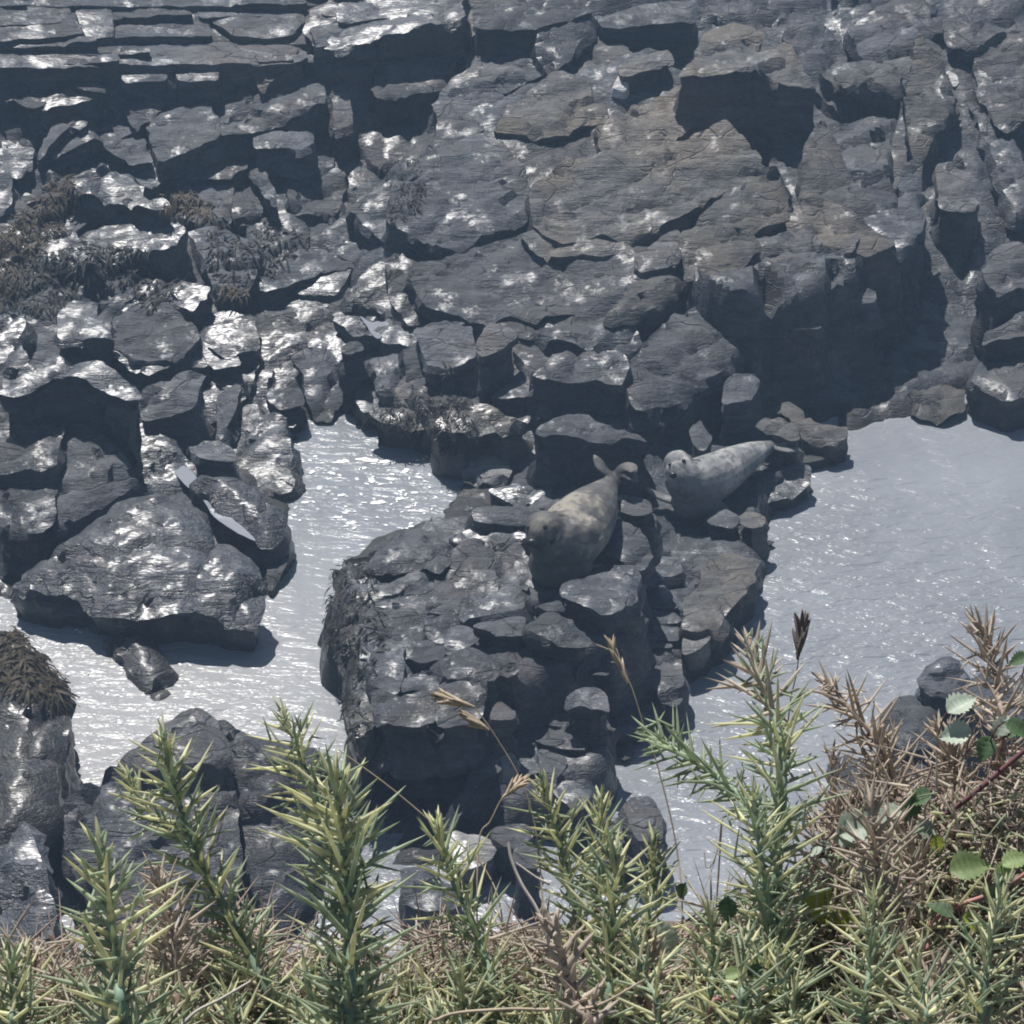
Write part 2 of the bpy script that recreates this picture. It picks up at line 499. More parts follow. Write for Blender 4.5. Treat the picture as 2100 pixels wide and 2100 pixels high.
# ------------------------------------------------------------------ rocks
HEROES = []            # pixel polygons of traced rocks, so that filler slabs keep clear of them
ROCK_OBJS = [terrain]
def rock_mesh(name, pts, z_of, depth, mat, parent, dome=.06, flare=.05, amp=.05, seed=0, res=.055, jitter=.03, under=0.0, tag_=None):
    """pts: outline on the top surface in world space (closed). A rock with a broken top, rough rim and rough sides."""
    lrng = np.random.default_rng(seed)
    pts = np.asarray(pts, float)
    if np.sum(pts[:, 0] * np.roll(pts[:, 1], -1) - np.roll(pts[:, 0], -1) * pts[:, 1]) < 0: pts = pts[::-1]
    seg = np.roll(pts, -1, 0) - pts
    L = np.hypot(seg[:, 0], seg[:, 1])
    per = L.sum()
    n = int(np.clip(per / res, 18, 220))
    cum = np.concatenate([[0], np.cumsum(L)])
    s = (np.arange(n) + .5) / n * per
    k = np.clip(np.searchsorted(cum, s) - 1, 0, len(pts) - 1)
    ring = pts[k] + seg[k] * ((s - cum[k]) / np.maximum(L[k], 1e-6))[:, None]
    ring = .5 * ring + .25 * (np.roll(ring, 1, 0) + np.roll(ring, -1, 0))
    tn = np.roll(ring, -1, 0) - np.roll(ring, 1, 0)
    nr = np.column_stack([tn[:, 1], -tn[:, 0]])
    nr /= np.maximum(np.hypot(nr[:, 0], nr[:, 1]), 1e-6)[:, None]
    size = math.sqrt(abs(np.sum(ring[:, 0] * np.roll(ring[:, 1], -1) - np.roll(ring[:, 0], -1) * ring[:, 1])) / 2)
    jit = jitter * min(1, size / .5)
    q3 = np.column_stack([ring[:, :2], np.full(n, seed * .37)])
    ring[:, :2] += nr * (jit * (1.4 * fbm(q3 * 4, seed, 3) + .8 * facets(q3, .22, seed, 0))[:, None])
    cen = ring.mean(0)
    M_ = int(np.clip(depth / .085, 3, 18))
    dm = dome * min(1.0, size)
    # top: jittered points inside the outline, triangulated
    gx = np.arange(ring[:, 0].min(), ring[:, 0].max(), res)
    gy = np.arange(ring[:, 1].min(), ring[:, 1].max(), res)
    G = np.stack(np.meshgrid(gx, gy), -1).reshape(-1, 2)
    G = G + lrng.uniform(-.3, .3, G.shape) * res
    if len(G):
        G = G[sdist(G, ring[:, :2]) < -.45 * res]
    nn = n + len(G)
    allp = np.concatenate([ring[:, :2], G])
    res_ = delaunay_2d_cdt([Vector(p) for p in allp], [], [list(range(n))], 1, 1e-6)
    tri = [tuple(f) for f in res_[2]]
    tv = np.array([tuple(p) for p in res_[0]])
    # vertices that lie on the outline, in order
    orig = {}
    for i, lst in enumerate(res_[3]):
        for q in lst: orig[q] = i
    order = [orig.get(i) for i in range(n)]
    top3 = np.column_stack([tv, np.zeros(len(tv))])
    ed = np.abs(sdist(tv, ring[:, :2])) / max(size * .5, .05)
    top3[:, 2] = z_of(top3) - dm * np.clip(1 - ed, 0, 1) ** 2.5
    nt_ = len(top3)
    rt = relief(top3, amp * min(1.0, .35 + size), seed)
    top3[:, 2] += rt
    zr = top3[order, 2]
    Vs = []
    for j in range(1, M_ + 1):                             # rim -> foot
        dj = depth * (j / M_) ** 1.1
        off = flare * dj - under * math.sin(min(1, dj / max(depth * .75, .01)) * math.pi) * .5
        p = ring.copy()
        p[:, :2] += nr * off
        p[:, 2] = zr - dj
        Vs.append(p)
    Vs = np.concatenate(Vs)
    zf = np.clip(relief(Vs * np.array([1, 1, 1.6]), amp * 1.1, seed + 3), -.16, .16)
    Vs[:, :2] += np.tile(nr, (M_, 1)) * zf[:, None]
    V = np.concatenate([top3, Vs])
    faces = tri
    prev = order
    for j in range(M_):
        cur = list(range(nt_ + j * n, nt_ + (j + 1) * n))
        for k2 in range(n):
            k3 = (k2 + 1) % n
            faces.append((prev[k2], cur[k2], cur[k3], prev[k3]))
        prev = cur
    loc = cen.copy()
    loc[2] = max(V[:, 2].min(), -.6)
    o = mesh_obj(name, V, faces, mat, parent, loc, sharp=34)
    ROCK_OBJS.append(o)
    return o
SEED = [100]
def rock(tile, poly, lift=.2, slope=None, mat='dark', parent=None, name='slab', label=None, cat='rock', group=None, dome=.03, flare=.06, amp=.075,
         under=0.0, depth=None, hero=True, jitter=.03, res=.055, zabs=None):
    uv = px(tile, poly)
    c = uv.mean(0)
    if parent is not None and hero: uv = c + (uv - c) * 1.06
    p0 = hit(c[0], c[1], lift) if zabs is None else P(c[0], c[1], zabs)
    if slope is None: slope = (random.uniform(-.08, .08), random.uniform(.05, .22))
    sx, sy = slope
    d = rays(uv)
    # ray / plane z = z0 + sx(x-x0) + sy(y-y0)
    den = d[:, 2] - sx * d[:, 0] - sy * d[:, 1]
    t = (p0[2] - H - sx * p0[0] - sy * p0[1]) / den
    pts = CAM + d * t[:, None]
    SEED[0] += 7
    if hero: HEROES.append(uv)
    zf = lambda Q: p0[2] + sx * (Q[:, 0] - p0[0]) + sy * (Q[:, 1] - p0[1])
    span = np.ptp(pts[:, 1])
    if depth is None: depth = lift + .35 + abs(sy) * span * .5
    o = rock_mesh(name, pts, zf, depth, M[mat], parent, dome, flare, amp, SEED[0], res, jitter, under)
    if label: tag(o, label, cat, group)
    return o
def outcrop(u, v, label, name='rock_outcrop'):
    p = hit(u, v, 0)
    return empty(name, p, label, 'rock outcrop')

exec_parts = []
# ---- the ledge the seals lie on
SEALROCK = outcrop(1000, 1300, 'cracked dark rock ledge jutting into the water, seals lying on top')
def V(poly, lift, slope=(0, .03), mat='dark', **k): return rock('V', poly, lift * .5, slope, mat, SEALROCK, **k)
V([(270,250),(330,160),(470,80),(600,55),(680,100),(780,180),(720,230),(640,290),(580,250),(450,245),(290,265)], .34, (.0, -.04), dome=.12)
V([(95,300),(115,245),(180,195),(290,180),(270,260),(300,400),(350,560),(300,640),(250,720),(230,880),(175,720),(130,480)], .02, (.15, .02), 'weedy', depth=1.2, dome=.15, flare=.0)
V([(300,330),(390,380),(510,280),(640,300),(640,400),(600,520),(590,600),(430,580),(370,500),(310,440)], .10)
V([(650,300),(760,320),(940,300),(950,390),(850,500),(640,530),(600,500),(640,420)], .13)
V([(760,190),(850,130),(980,120),(1090,180),(1130,280),(1110,400),(960,420),(950,300),(760,310),(700,290)], .17)
V([(770,520),(960,430),(1100,420),(1100,520),(960,540),(780,570)], .14)
V([(830,600),(1000,550),(1100,540),(1100,640),(1000,650),(860,605)], .24)
V([(590,540),(760,520),(780,570),(700,600),(690,680),(590,640)], .10)
V([(700,600),(830,600),(880,660),(820,700),(700,740),(690,670)], .10)
V([(470,660),(600,640),(690,680),(690,770),(560,800),(470,740)], .12)
V([(680,740),(830,680),(960,740),(1050,780),(1060,830),(850,840),(700,850),(670,790)], .26, (0, .06), zabs=1.12)
V([(310,680),(430,630),(490,680),(480,800),(460,920),(310,920),(300,790)], .13, (0, .06), 'dark', zabs=1.08)
V([(480,830),(560,810),(690,790),(680,920),(560,890),(460,920)], .15, (0, .06), zabs=1.09)
V([(310,935),(560,930),(640,980),(640,1090),(480,1110),(320,1090)], .20, (0, .08), 'dark', depth=.5, under=.2, zabs=1.02)
V([(690,900),(830,890),(910,940),(880,1060),(800,1100),(660,1110),(640,990)], .22, (0, .08), depth=.5, under=.15, zabs=1.03)
V([(920,1070),(980,960),(1050,1020),(1060,1080),(970,1090)], .10, (0, .1), 'grey', depth=.6, zabs=.9)
V([(190,950),(300,800),(310,930),(330,1100),(250,1180),(200,1170)], .10, (.2, .1), 'weedy', depth=.9, zabs=.9)
V([(1290,400),(1320,350),(1500,310),(1650,280),(1700,340),(1680,460),(1540,530),(1400,480),(1300,450)], .45, (0, .05), depth=1.3)
V([(1110,620),(1120,560),(1230,530),(1340,560),(1440,640),(1470,680),(1400,700),(1290,680),(1180,650)], .35, (0, .05), depth=1.5, under=.15)
V([(1160,480),(1290,450),(1320,510),(1220,520)], .3)
V([(1480,690),(1560,720),(1620,760),(1560,770)], .4, (0, .1), depth=.8)
V([(1420,770),(1560,820),(1540,850),(1430,830)], .3, (0, .1), depth=.8)
V([(1720,390),(1810,350),(1890,430),(1910,490),(1750,490)], .16, (0, .05), 'grey')
V([(1690,520),(1880,500),(1930,560),(1740,570)], .15, (0, .05), 'grey')
V([(1690,580),(1900,570),(1920,650),(1680,640)], .14, (0, .05), 'grey')
V([(1680,650),(1870,690),(1880,715),(1670,690)], .16, (0, .05), 'grey')
V([(1700,300),(1800,230),(1900,230),(1930,320),(1830,330),(1730,370)], .15, (0, .05))
V([(1530,60),(1640,50),(1750,150),(1760,250),(1720,300),(1600,250),(1500,200)], .14, (.1, .05))
V([(1590,920),(1740,900),(1830,960),(1820,1060),(1720,1090),(1600,1140)], .25, (-.1, .05))
V([(1680,820),(1830,790),(1930,770),(1930,960),(1880,990),(1790,930),(1690,900)], .2, (0, .05))
V([(950,1160),(1090,1090),(1180,1100),(1160,1200),(1070,1240),(960,1230)], .25)
V([(1180,1110),(1380,1160),(1420,1200),(1430,1240),(1290,1220),(1170,1200)], .2)
V([(1120,1080),(1250,1060),(1470,1090),(1580,1150),(1500,1180),(1390,1170),(1300,1120)], .2)
V([(1070,1240),(1170,1220),(1190,1360),(1080,1360)], .14)
V([(1180,1230),(1340,1270),(1310,1350),(1190,1350)], .12)
V([(1230,1370),(1390,1410),(1450,1420),(1440,1500),(1380,1550),(1270,1460)], .25, (0, .1))
V([(940,1225),(1060,1245),(1070,1330),(990,1335)], .3, (.05, .2), 'pale')
V([(900,1190),(950,1210),(1000,1340),(900,1390),(830,1460),(730,1640),(670,1610),(800,1400)], .28, (0, .35), 'grey', depth=.9)
E = lambda tile, poly, lift, slope=(0, .04), mat='dark', **k: rock(tile, poly, lift, slope, mat, SEALROCK, **k)
E('E', [(1560,850),(1750,880),(1760,950),(1640,970),(1560,930)], .25)
E('E', [(1640,980),(1770,980),(1790,1040),(1700,1060)], .2)
E('F', [(130,1230),(250,1180),(440,1220),(420,1300),(330,1450),(230,1540),(130,1490),(10,1550),(20,1420),(100,1350)], .12, (0, .03), 'tan', dome=.03)
E('F', [(0,1580),(130,1500),(220,1540),(210,1600),(80,1650),(0,1640)], .15, (0, .03), 'tan')
E('F', [(0,1680),(140,1660),(150,1700),(90,1760),(0,1790)], .2, (0, .03), 'pale')
E('F', [(300,850),(440,760),(600,690),(720,700),(700,790),(620,860),(450,920),(380,900)], .08, (.12, .2), 'gloss', amp=.07)
E('F', [(140,960),(250,960),(330,1000),(280,1060),(150,1030)], .15)
E('E', [(690,660),(760,570),(880,560),(950,620),(960,760),(900,800),(760,790),(680,760)], .12, (0, .1), 'pale')
E('E', [(830,830),(1000,800),(1150,830),(1220,830),(1100,900),(950,900)], .08, (.12, .2), 'gloss', amp=.07)
E('E', [(740,950),(830,900),(950,920),(1080,950),(1060,1010),(900,1020),(760,1010)], .2, (0, .05), 'dark')
E('E', [(620,1080),(760,1040),(900,1030),(1040,1080),(1030,1120),(860,1090),(700,1150),(640,1130)], .1, (.12, .2), 'gloss', amp=.07)

# ---- single boulders: tile, outline, lift, slope, material, label, extra
B = [
 ('D', [(30,1280),(300,1070),(700,810),(900,770),(1000,810),(1180,960),(1200,1020),(1450,1150),(1510,1260),(1490,1390),(1440,1490),(1280,1490),(1120,1475),(1010,1460),(800,1500),(640,1495),(450,1440),(440,1370),(200,1330)], .62, (.06,.22), 'gloss', 'largest smooth boulder left of the channel, humped, shaded underneath along the water', dict(dome=.2, under=.25, depth=1.2)),
 ('D', [(1110,740),(1300,740),(1440,770),(1540,850),(1600,930),(1620,1020),(1590,1100),(1480,1130),(1420,1080),(1250,930)], .42, (.05,.22), 'gloss', 'long glossy boulder on the channel edge beyond the narrow white puddle', dict(dome=.15)),
 ('D', [(1050,570),(1190,545),(1320,610),(1350,690),(1250,690),(1110,650)], .3, (.05,.25), 'grey', 'small blocky rock on the upper end of the long glossy boulder', {}),
 ('D', [(1480,1170),(1590,1120),(1640,1130),(1640,1230),(1530,1400),(1500,1340),(1510,1250)], .2, (0,.1), 'dark', 'small pointed rock at the waterside tip of the largest left boulder', {}),
 ('D', [(420,400),(500,430),(620,540),(690,640),(790,760),(700,810),(480,960),(300,1060),(310,870),(330,700),(350,560)], .45, (-.1,.28), 'grey', 'brownish tilted slab leaning behind the largest left boulder', dict(dome=.08)),
 ('D', [(-40,440),(120,360),(200,350),(330,420),(380,440),(340,560),(320,700),(200,720),(-40,750)], .6, (0,.2), 'dark', 'rough dark rock at left edge below the big black overhang', {}),
 ('D', [(-40,770),(300,720),(330,870),(300,1040),(200,1080),(30,1080),(-40,950)], .6, (0,.2), 'dark', 'blocky grey rock at left edge just above the largest boulder', dict(depth=1.2)),
 ('D', [(-40,270),(150,160),(300,110),(460,120),(560,120),(700,190),(790,270),(800,320),(640,295),(480,210),(340,165),(260,205),(170,270),(60,290)], .95, (0,.25), 'wet', 'overhanging rock above the big black hollow at left', dict(depth=1.6, under=.3)),
 ('D', [(800,300),(1020,160),(1180,160),(1160,230),(1100,370),(800,440)], .62, (.02,.25), 'grey', 'grey angular block with black shaded sides beside the black hollow', dict(depth=1.2)),
 ('D', [(1230,300),(1350,220),(1370,230),(1330,400),(1250,550),(1215,540)], .3, (.3,.2), 'grey', 'upright narrow slab wedged right of the angular grey block', {}),
 ('D', [(1370,360),(1450,340),(1480,480),(1420,520),(1380,470)], .25, (0,.2), 'pale', 'pale small rock between the upright slab and the channel head', {}),
 ('D', [(980,460),(1070,460),(1050,570),(1010,640),(940,600),(860,560)], .22, (0,.2), 'grey', 'small rock in the shade beneath the angular grey block', {}),
 ('D', [(470,1480),(640,1500),(700,1570),(560,1620),(480,1540)], .14, (0,.1), 'grey', 'low grey stone at the top end of the half sunken fin', {}),
 ('D', [(550,1640),(700,1590),(840,1600),(900,1680),(980,1830),(975,1930),(930,2010),(850,1990),(780,1900),(680,1770),(640,1680)], .2, (-.05,.12), 'wet', 'half sunken fin of rock lying in the bright shallows at left', dict(dome=.12, depth=.7)),
 ('D', [(-40,1330),(200,1330),(440,1380),(470,1470),(380,1480),(200,1400),(-40,1440)], .16, (.12,.22), 'gloss', 'wet sparkling ledge at the near foot of the largest left boulder', {}),
 ('D', [(-60,1540),(60,1560),(130,1640),(230,1740),(330,1840),(370,1932),(395,2100),(330,2430),(320,2600),(200,2700),(-60,2800)], 1.0, (-.05,.12), 'weedy', 'tall weed topped rock at the lower left edge', dict(depth=1.6, dome=.15)),
 ('G', [(-60,880),(150,830),(250,1000),(300,1300),(300,1560),(100,1650),(-60,1700)], .8, (.1,.2), 'gloss', 'silvery wet rock at the bottom left corner behind gorse', dict(depth=1.4, amp=.15)),
 ('G', [(330,700),(370,620),(620,420),(850,250),(1010,130),(1100,105),(1200,130),(1290,300),(1330,700),(1380,1000),(1300,1250),(900,1330),(560,1280),(400,1000)], .8, (.0,.32), 'dark', 'peaked dark boulder in the near shallows behind the gorse', dict(depth=1.8, dome=.12, amp=.11)),
 ('G', [(1220,140),(1360,210),(1560,270),(1780,280),(1890,400),(1880,540),(1790,700),(1770,1150),(1560,1350),(1400,1050),(1350,700),(1290,300)], .7, (-.12,.3), 'dark', 'squat dark boulder joined right of the peaked near boulder', dict(depth=1.8, dome=.12, amp=.11)),
 ('G', [(330,720),(480,660),(580,740),(470,900),(440,960),(340,950)], .5, (0,.05), 'pale', 'pale flat stone at the left foot of the peaked boulder', dict(depth=1.2)),
 ('V', [(1310,970),(1400,920),(1530,930),(1560,1040),(1480,1010),(1390,1000),(1310,1020)], .42, (0,.1), 'grey', 'rounded boulder tucked in the hollow on the ledge near side', dict(depth=.6, under=.1)),
 ('F', [(300,1000),(380,960),(480,1010),(460,1060),(380,1080),(320,1060)], .22, (0,.05), 'tan', 'small tan boulder at pool edge in front of the paler seal', {}),
 ('F', [(430,1130),(480,1105),(530,1130),(490,1150)], .07, (0,.0), 'dark', 'tiny stone just breaking the pool surface near the paler seal', dict(depth=.6)),
 ('H', [(1600,690),(1640,640),(1760,640),(1800,720),(1830,900),(1680,920)], .6, (-.1,.1), 'dark', 'dark upright rock in the near pool behind mid gorse', dict(depth=1.2)),
 ('H', [(1480,760),(1600,730),(1640,880),(1560,920),(1490,850)], .45, (0,.1), 'grey', 'low grey rock left of the dark upright pool rock', dict(depth=1.0)),
 ('H', [(1560,290),(1640,300),(1670,400),(1590,430),(1560,370)], .16, (0,.1), 'dark', 'single dark stone standing in the pool off the ledge', dict(depth=.8)),
 ('H', [(620,840),(800,880),(920,950),(760,1060),(640,1050)], .35, (0,.1), 'pale', 'pale gritty rock at the near foot of the black overhang', dict(depth=.9)),
 ('H', [(960,960),(1000,910),(1140,920),(1150,1060),(1080,1070),(980,1040)], .6, (0,.1), 'dark', 'round dark cobble behind the pale dead twig', dict(depth=1.1)),
 ('H', [(330,1050),(480,1040),(640,1110),(700,1200),(560,1280),(320,1220)], .6, (0,.1), 'dark', 'broad dark rock behind the central gorse sprigs', dict(depth=1.2)),
 ('H', [(840,780),(960,760),(1100,780),(1080,860),(940,930),(860,860)], .5, (0,.1), 'grey', 'grey rock below the sloping ridge of the seal ledge', dict(depth=1.0)),
 ('I', [(1090,320),(1150,220),(1210,175),(1280,200),(1350,300),(1300,390),(1180,380)], .9, (0,.1), 'dark', 'hump topped dark rock behind dry gorse at right', dict(depth=1.5, dome=.2)),
 ('I', [(920,430),(1000,350),(1080,340),(1180,380),(1220,480),(1200,620),(1000,620),(950,520)], .75, (0,.1), 'grey', 'grey rock in the pool left of the hump topped rock', dict(depth=1.5, dome=.15)),
 ('I', [(660,820),(720,680),(780,610),(900,640),(1000,650),(1150,680),(1250,780),(1100,900),(800,900)], .6, (0,.1), 'grey', 'lowest broad rock in the right pool behind dry gorse', dict(depth=1.3, dome=.15)),
 ('I', [(1350,300),(1480,250),(1620,300),(1660,480),(1500,560),(1350,500),(1310,400)], .9, (0,.1), 'dark', 'dark rock at the right edge behind the dry gorse', dict(depth=1.5)),
 # head of the channel
 ('U', [(330,430),(400,370),(560,350),(640,420),(650,560),(660,640),(590,820),(480,800),(400,690),(380,560)], .16, (-.05,.3), 'grey', 'smooth blue grey sloping slab at the head of the channel', dict(dome=.05)),
 ('U', [(150,620),(200,560),(300,530),(370,580),(400,690),(390,740),(240,750),(140,670)], .3, (0,.15), 'dark', 'dark wedge rock left of the blue grey slab', {}),
 ('U', [(640,340),(700,310),(780,320),(800,390),(640,390)], .6, (0,.15), 'dark', 'dark perched block above the blue grey slab', dict(depth=.8)),
 ('U', [(740,600),(820,560),(890,600),(920,680),(900,770),(780,780),(730,690)], .16, (0,.2), 'wet', 'wet rounded rock at water right of the blue grey slab', {}),
 ('U', [(820,410),(960,380),(1090,400),(1130,470),(1000,500),(960,660),(920,640),(880,520)], .2, (0,.25), 'grey', 'streaked grey rock right of the perched block', {}),
 ('U', [(1000,640),(1060,540),(1190,520),(1230,640),(1290,760),(1200,800),(1060,760)], .2, (0,.25), 'tan', 'rust stained brown rock above the weedy black overhang', {}),
 ('U', [(810,800),(900,760),(1060,750),(1180,800),(1240,880),(1100,900),(900,860)], .42, (0,.2), 'weedy', 'weed fringed overhang at the back of the channel', dict(depth=.9, under=.2)),
 ('U', [(1240,840),(1400,700),(1560,680),(1700,760),(1890,790),(1880,850),(1600,880),(1400,900)], .55, (0,.2), 'weedy', 'dark weedy shelf right of the channel overhang', dict(depth=1.0)),
 ('U', [(1130,230),(1230,160),(1480,170),(1530,300),(1550,430),(1400,480),(1220,480),(1160,330)], .3, (-.05,.3), 'grey', 'flat grey face above the weedy shelf', dict(depth=.9)),
 ('U', [(1520,330),(1620,190),(1800,230),(1830,290),(1560,430)], .55, (0,.3), 'grey', 'bright triangular block with a black shaded side above weedy shelf', dict(depth=1.2)),
 ('U', [(1610,700),(1720,600),(1870,490),(1890,590),(1870,690)], .2, (0,.25), 'dark', 'rough dark rock below the bright triangular block', {}),
 ('U', [(110,690),(210,740),(330,830),(350,890),(200,880),(100,770)], .12, (.12,.24), 'gloss', 'glistening wet rock at left of the channel head', dict(amp=.08)),
 ('U', [(0,760),(80,700),(130,800),(120,960),(40,960),(0,900)], .25, (0,.15), 'dark', 'dark knobbly rock at the upper left of the channel', {}),
 # behind the seals
 ('E', [(1080,470),(1130,430),(1230,390),(1400,370),(1480,440),(1600,480),(1750,560),(1600,545),(1400,560),(1250,530),(1100,520)], .55, (0,.15), 'dark', 'dark ledge with black front wall right behind the seals', dict(depth=1.2)),
 ('N', [(1285,790),(1290,740),(1330,690),(1370,640),(1420,615),(1480,620),(1510,660),(1520,700),(1480,750),(1420,790),(1390,830),(1330,850),(1290,830)], .4, (-.05,.3), 'grey', 'broad cracked slab behind the seals, left of the dark cave', dict(depth=1.3)),
 ('E', [(1060,200),(1200,80),(1390,60),(1600,80),(1640,150),(1580,250),(1400,230),(1180,250)], .4, (0,.2), 'dark', 'dark layered rock left of the broad cracked slab', dict(depth=1.0)),
 ('R', [(340,720),(420,660),(540,690),(520,760),(470,810),(330,840)], .45, (0,.2), 'grey', 'grey rock above the tail of the paler seal', dict(depth=.9)),
 ('R', [(500,940),(560,880),(700,920),(750,1000),(740,1040),(600,1010)], .3, (0,.15), 'tan', 'tan wedge behind the tail of the paler seal', {}),
 ('R', [(600,850),(680,810),(780,880),(800,960),(860,980),(1010,970),(1010,1050),(900,1070),(760,1040),(700,920)], .2, (0,.12), 'tan', 'brown flat rock at pool edge beside the cave shadow', {}),
 ('R', [(760,1060),(900,1070),(960,1080),(880,1130),(760,1159),(720,1110)], .12, (0,.1), 'tan', 'low brown rock at the pool margin past the paler seal tail', {}),
 ('R', [(160,960),(230,910),(290,1000),(250,1080),(180,1050)], .35, (0,.15), 'grey', 'small grey rock between the paler seal head and the cracked slab', {}),
 ('R', [(690,440),(720,395),(870,420),(860,440)], .06, (0,.1), 'grey', 'thin sunlit ledge inside the dark cave', dict(depth=.15)),
 ('R', [(1000,240),(1080,190),(1150,210),(1160,300),(1050,300)], .10, (0,.3), 'grey', 'sunlit knob of rock inside the dark cave', dict(depth=.3)),
 ('R', [(1320,780),(1420,740),(1600,750),(1625,870),(1500,930),(1350,900)], .16, (0,.1), 'tan', 'rusty rock at the waterline below the dark cave', dict(depth=.6)),
 ('R', [(1720,100),(1760,20),(1932,-40),(2000,100),(1960,220),(1900,200),(1790,280),(1740,200)], .9, (0,.35), 'grey', 'rounded light rock at right edge beside the dark gully', dict(depth=1.4)),
 ('R', [(1700,540),(1720,480),(1860,400),(2000,340),(2000,480),(1820,510)], .75, (0,.2), 'dark', 'jagged rock on right edge above the pool', dict(depth=1.4)),
 ('R', [(1640,720),(1700,600),(1900,560),(2000,600),(2000,760),(1880,830),(1780,780)], .5, (0,.1), 'dark', 'dark rock at right edge touching the pool', dict(depth=1.0)),
]
for tile, poly, lift, slope, mat, label, kw in B:
    rock(tile, poly, lift, slope, mat, None, 'boulder', label, 'boulder', **kw)

# ---- bedrock outcrops of the far shore with traced slabs
STRATA = outcrop(300, 60, 'horizontally layered grey ledges along the top left')
def L(poly, lift, mat='dark', slope=(-.06, .14), **k): return rock('A', poly, lift * .3, slope, mat, STRATA, **dict(dict(dome=.02, amp=.035, jitter=.02), **k))
L([(-60,30),(380,30),(420,100),(460,180),(200,205),(-60,215)], .30)
L([(430,60),(620,40),(640,190),(490,200)], .34, 'wet')
L([(660,30),(1130,20),(1170,120),(1190,190),(640,200)], .30)
L([(1150,20),(1660,10),(1720,100),(1640,185),(1330,195),(1220,110)], .34, 'grey')
L([(-60,-60),(1600,-60),(1700,0),(800,20),(-60,20)], .40)
L([(-60,300),(330,290),(560,320),(570,370),(-60,380)], .30, 'wet')
L([(190,240),(480,235),(560,300),(330,285)], .22)
L([(560,250),(900,225),(1380,215),(1640,215),(1720,300),(1640,350),(1240,350),(650,360)], .34, 'grey')
L([(260,400),(460,400),(560,440),(600,520),(480,500),(280,450)], .3)
L([(620,410),(930,400),(940,460),(700,465)], .3)
L([(1000,390),(1240,380),(1230,450),(1010,450)], .3)
BT = lambda poly, lift, mat='dark', slope=(-.06, .16), **k: rock('B', poly, lift * .35, slope, mat, STRATA, **dict(dict(dome=.02, amp=.035, jitter=.02), **k))
BT([(-160,150),(0,120),(300,100),(560,80),(740,110),(730,190),(420,200),(100,180),(-120,260)], .34)
BT([(0,20),(400,0),(720,-40),(730,30),(370,85),(0,110)], .36, 'wet')
BT([(760,60),(1100,10),(1330,0),(1400,70),(1100,140),(780,150)], .36)
BT([(1440,70),(1700,30),(2000,0),(2000,120),(1700,140),(1500,150)], .36)

for row in range(9):
    v0 = -40 + row * 19
    u0 = -80 - random.uniform(0, 120)
    while u0 < 760:
        wd = random.uniform(130, 420)
        sl = random.uniform(-3, 3)
        rock('N', [(u0, v0 + 3), (u0 + wd * .5, v0 + random.uniform(-2, 2)), (u0 + wd, v0 + sl), (u0 + wd + 6, v0 + 12), (u0 + wd * .6, v0 + 17 + sl), (u0 + 5, v0 + 17)],
             random.uniform(.01, .07), (random.uniform(-.12, .02), random.uniform(.08, .2)), random.choice(['dark', 'dark', 'grey']), STRATA, dome=.01, amp=.03, jitter=.015, hero=False)
        u0 += wd + random.uniform(2, 16)
LEFTBACK = outcrop(350, 300, 'tumbled grey blocks below the layered ledges at upper left')
A_ = lambda poly, lift, mat='grey', slope=(0, .22), **k: rock('A', poly, lift * .7, slope, mat, LEFTBACK, **k)
A_([(840,770),(860,620),(960,520),(1070,470),(1180,500),(1190,640),(1230,660),(1250,760),(1100,830),(900,900)], .45)
A_([(1240,660),(1250,520),(1330,460),(1780,380),(1830,560),(1640,650),(1450,720),(1260,740)], .30)
A_([(1420,760),(1500,710),(1770,730),(1750,810),(1440,820)], .75, 'grey', (0,.2), depth=1.1)
A_([(930,960),(1100,860),(1250,790),(1390,780),(1380,960),(1250,990),(960,1010)], .25)
A_([(1380,820),(1420,830),(1480,940),(1580,1120),(1540,1150),(1400,990)], .35, 'grey', (.3,.2))
A_([(220,830),(290,700),(490,560),(520,590),(300,800),(220,900)], .35)
A_([(230,900),(520,620),(570,580),(700,660),(750,730),(640,760),(500,780),(330,880)], .30)
A_([(600,830),(640,740),(760,740),(850,850),(870,920),(740,920)], .3)
A_([(400,1000),(560,940),(720,960),(830,1090),(960,1180),(930,1210),(700,1140),(600,1110),(420,1090)], .5, 'wet', depth=.9)
A_([(720,920),(860,910),(920,980),(870,1050),(780,1010)], .25)
A_([(440,1290),(620,1240),(960,1230),(1030,1290),(940,1400),(760,1390),(640,1460),(520,1400)], .35, 'gloss', (.12,.25), amp=.06)
A_([(960,1010),(1240,990),(1310,1020),(1300,1220),(1180,1260),(1000,1180)], .2)
A_([(1330,1080),(1420,1080),(1490,1190),(1310,1230)], .25)
A_([(1060,1290),(1280,1280),(1460,1370),(1450,1540),(1380,1640),(1220,1610),(1150,1440)], .35, 'dark')
A_([(1490,1400),(1900,1390),(2000,1460),(1900,1640),(1600,1640),(1480,1560)], .15, 'gloss', (.12,.25), amp=.06)
A_([(540,1680),(800,1580),(1040,1580),(1180,1620),(1080,1760),(940,1700),(700,1740)], .2, 'gloss', (.12,.25), amp=.06)
A_([(330,1790),(420,1700),(560,1720),(540,1800),(620,1850),(640,1932),(340,1932)], .4, 'wet')
A_([(640,1780),(760,1700),(900,1690),(1060,1790),(1110,1880),(1000,2000),(760,2020),(640,1900)], .42, 'grey')
A_([(1120,1790),(1280,1740),(1440,1760),(1460,1932),(1300,2040),(1120,1932)], .25, 'gloss', (.12,.25))
A_([(1640,1060),(1780,1040),(1900,960),(1960,1000),(1900,1180),(1650,1190)], .25)
A_([(1880,500),(1960,480),(2000,700),(1900,740)], .3)
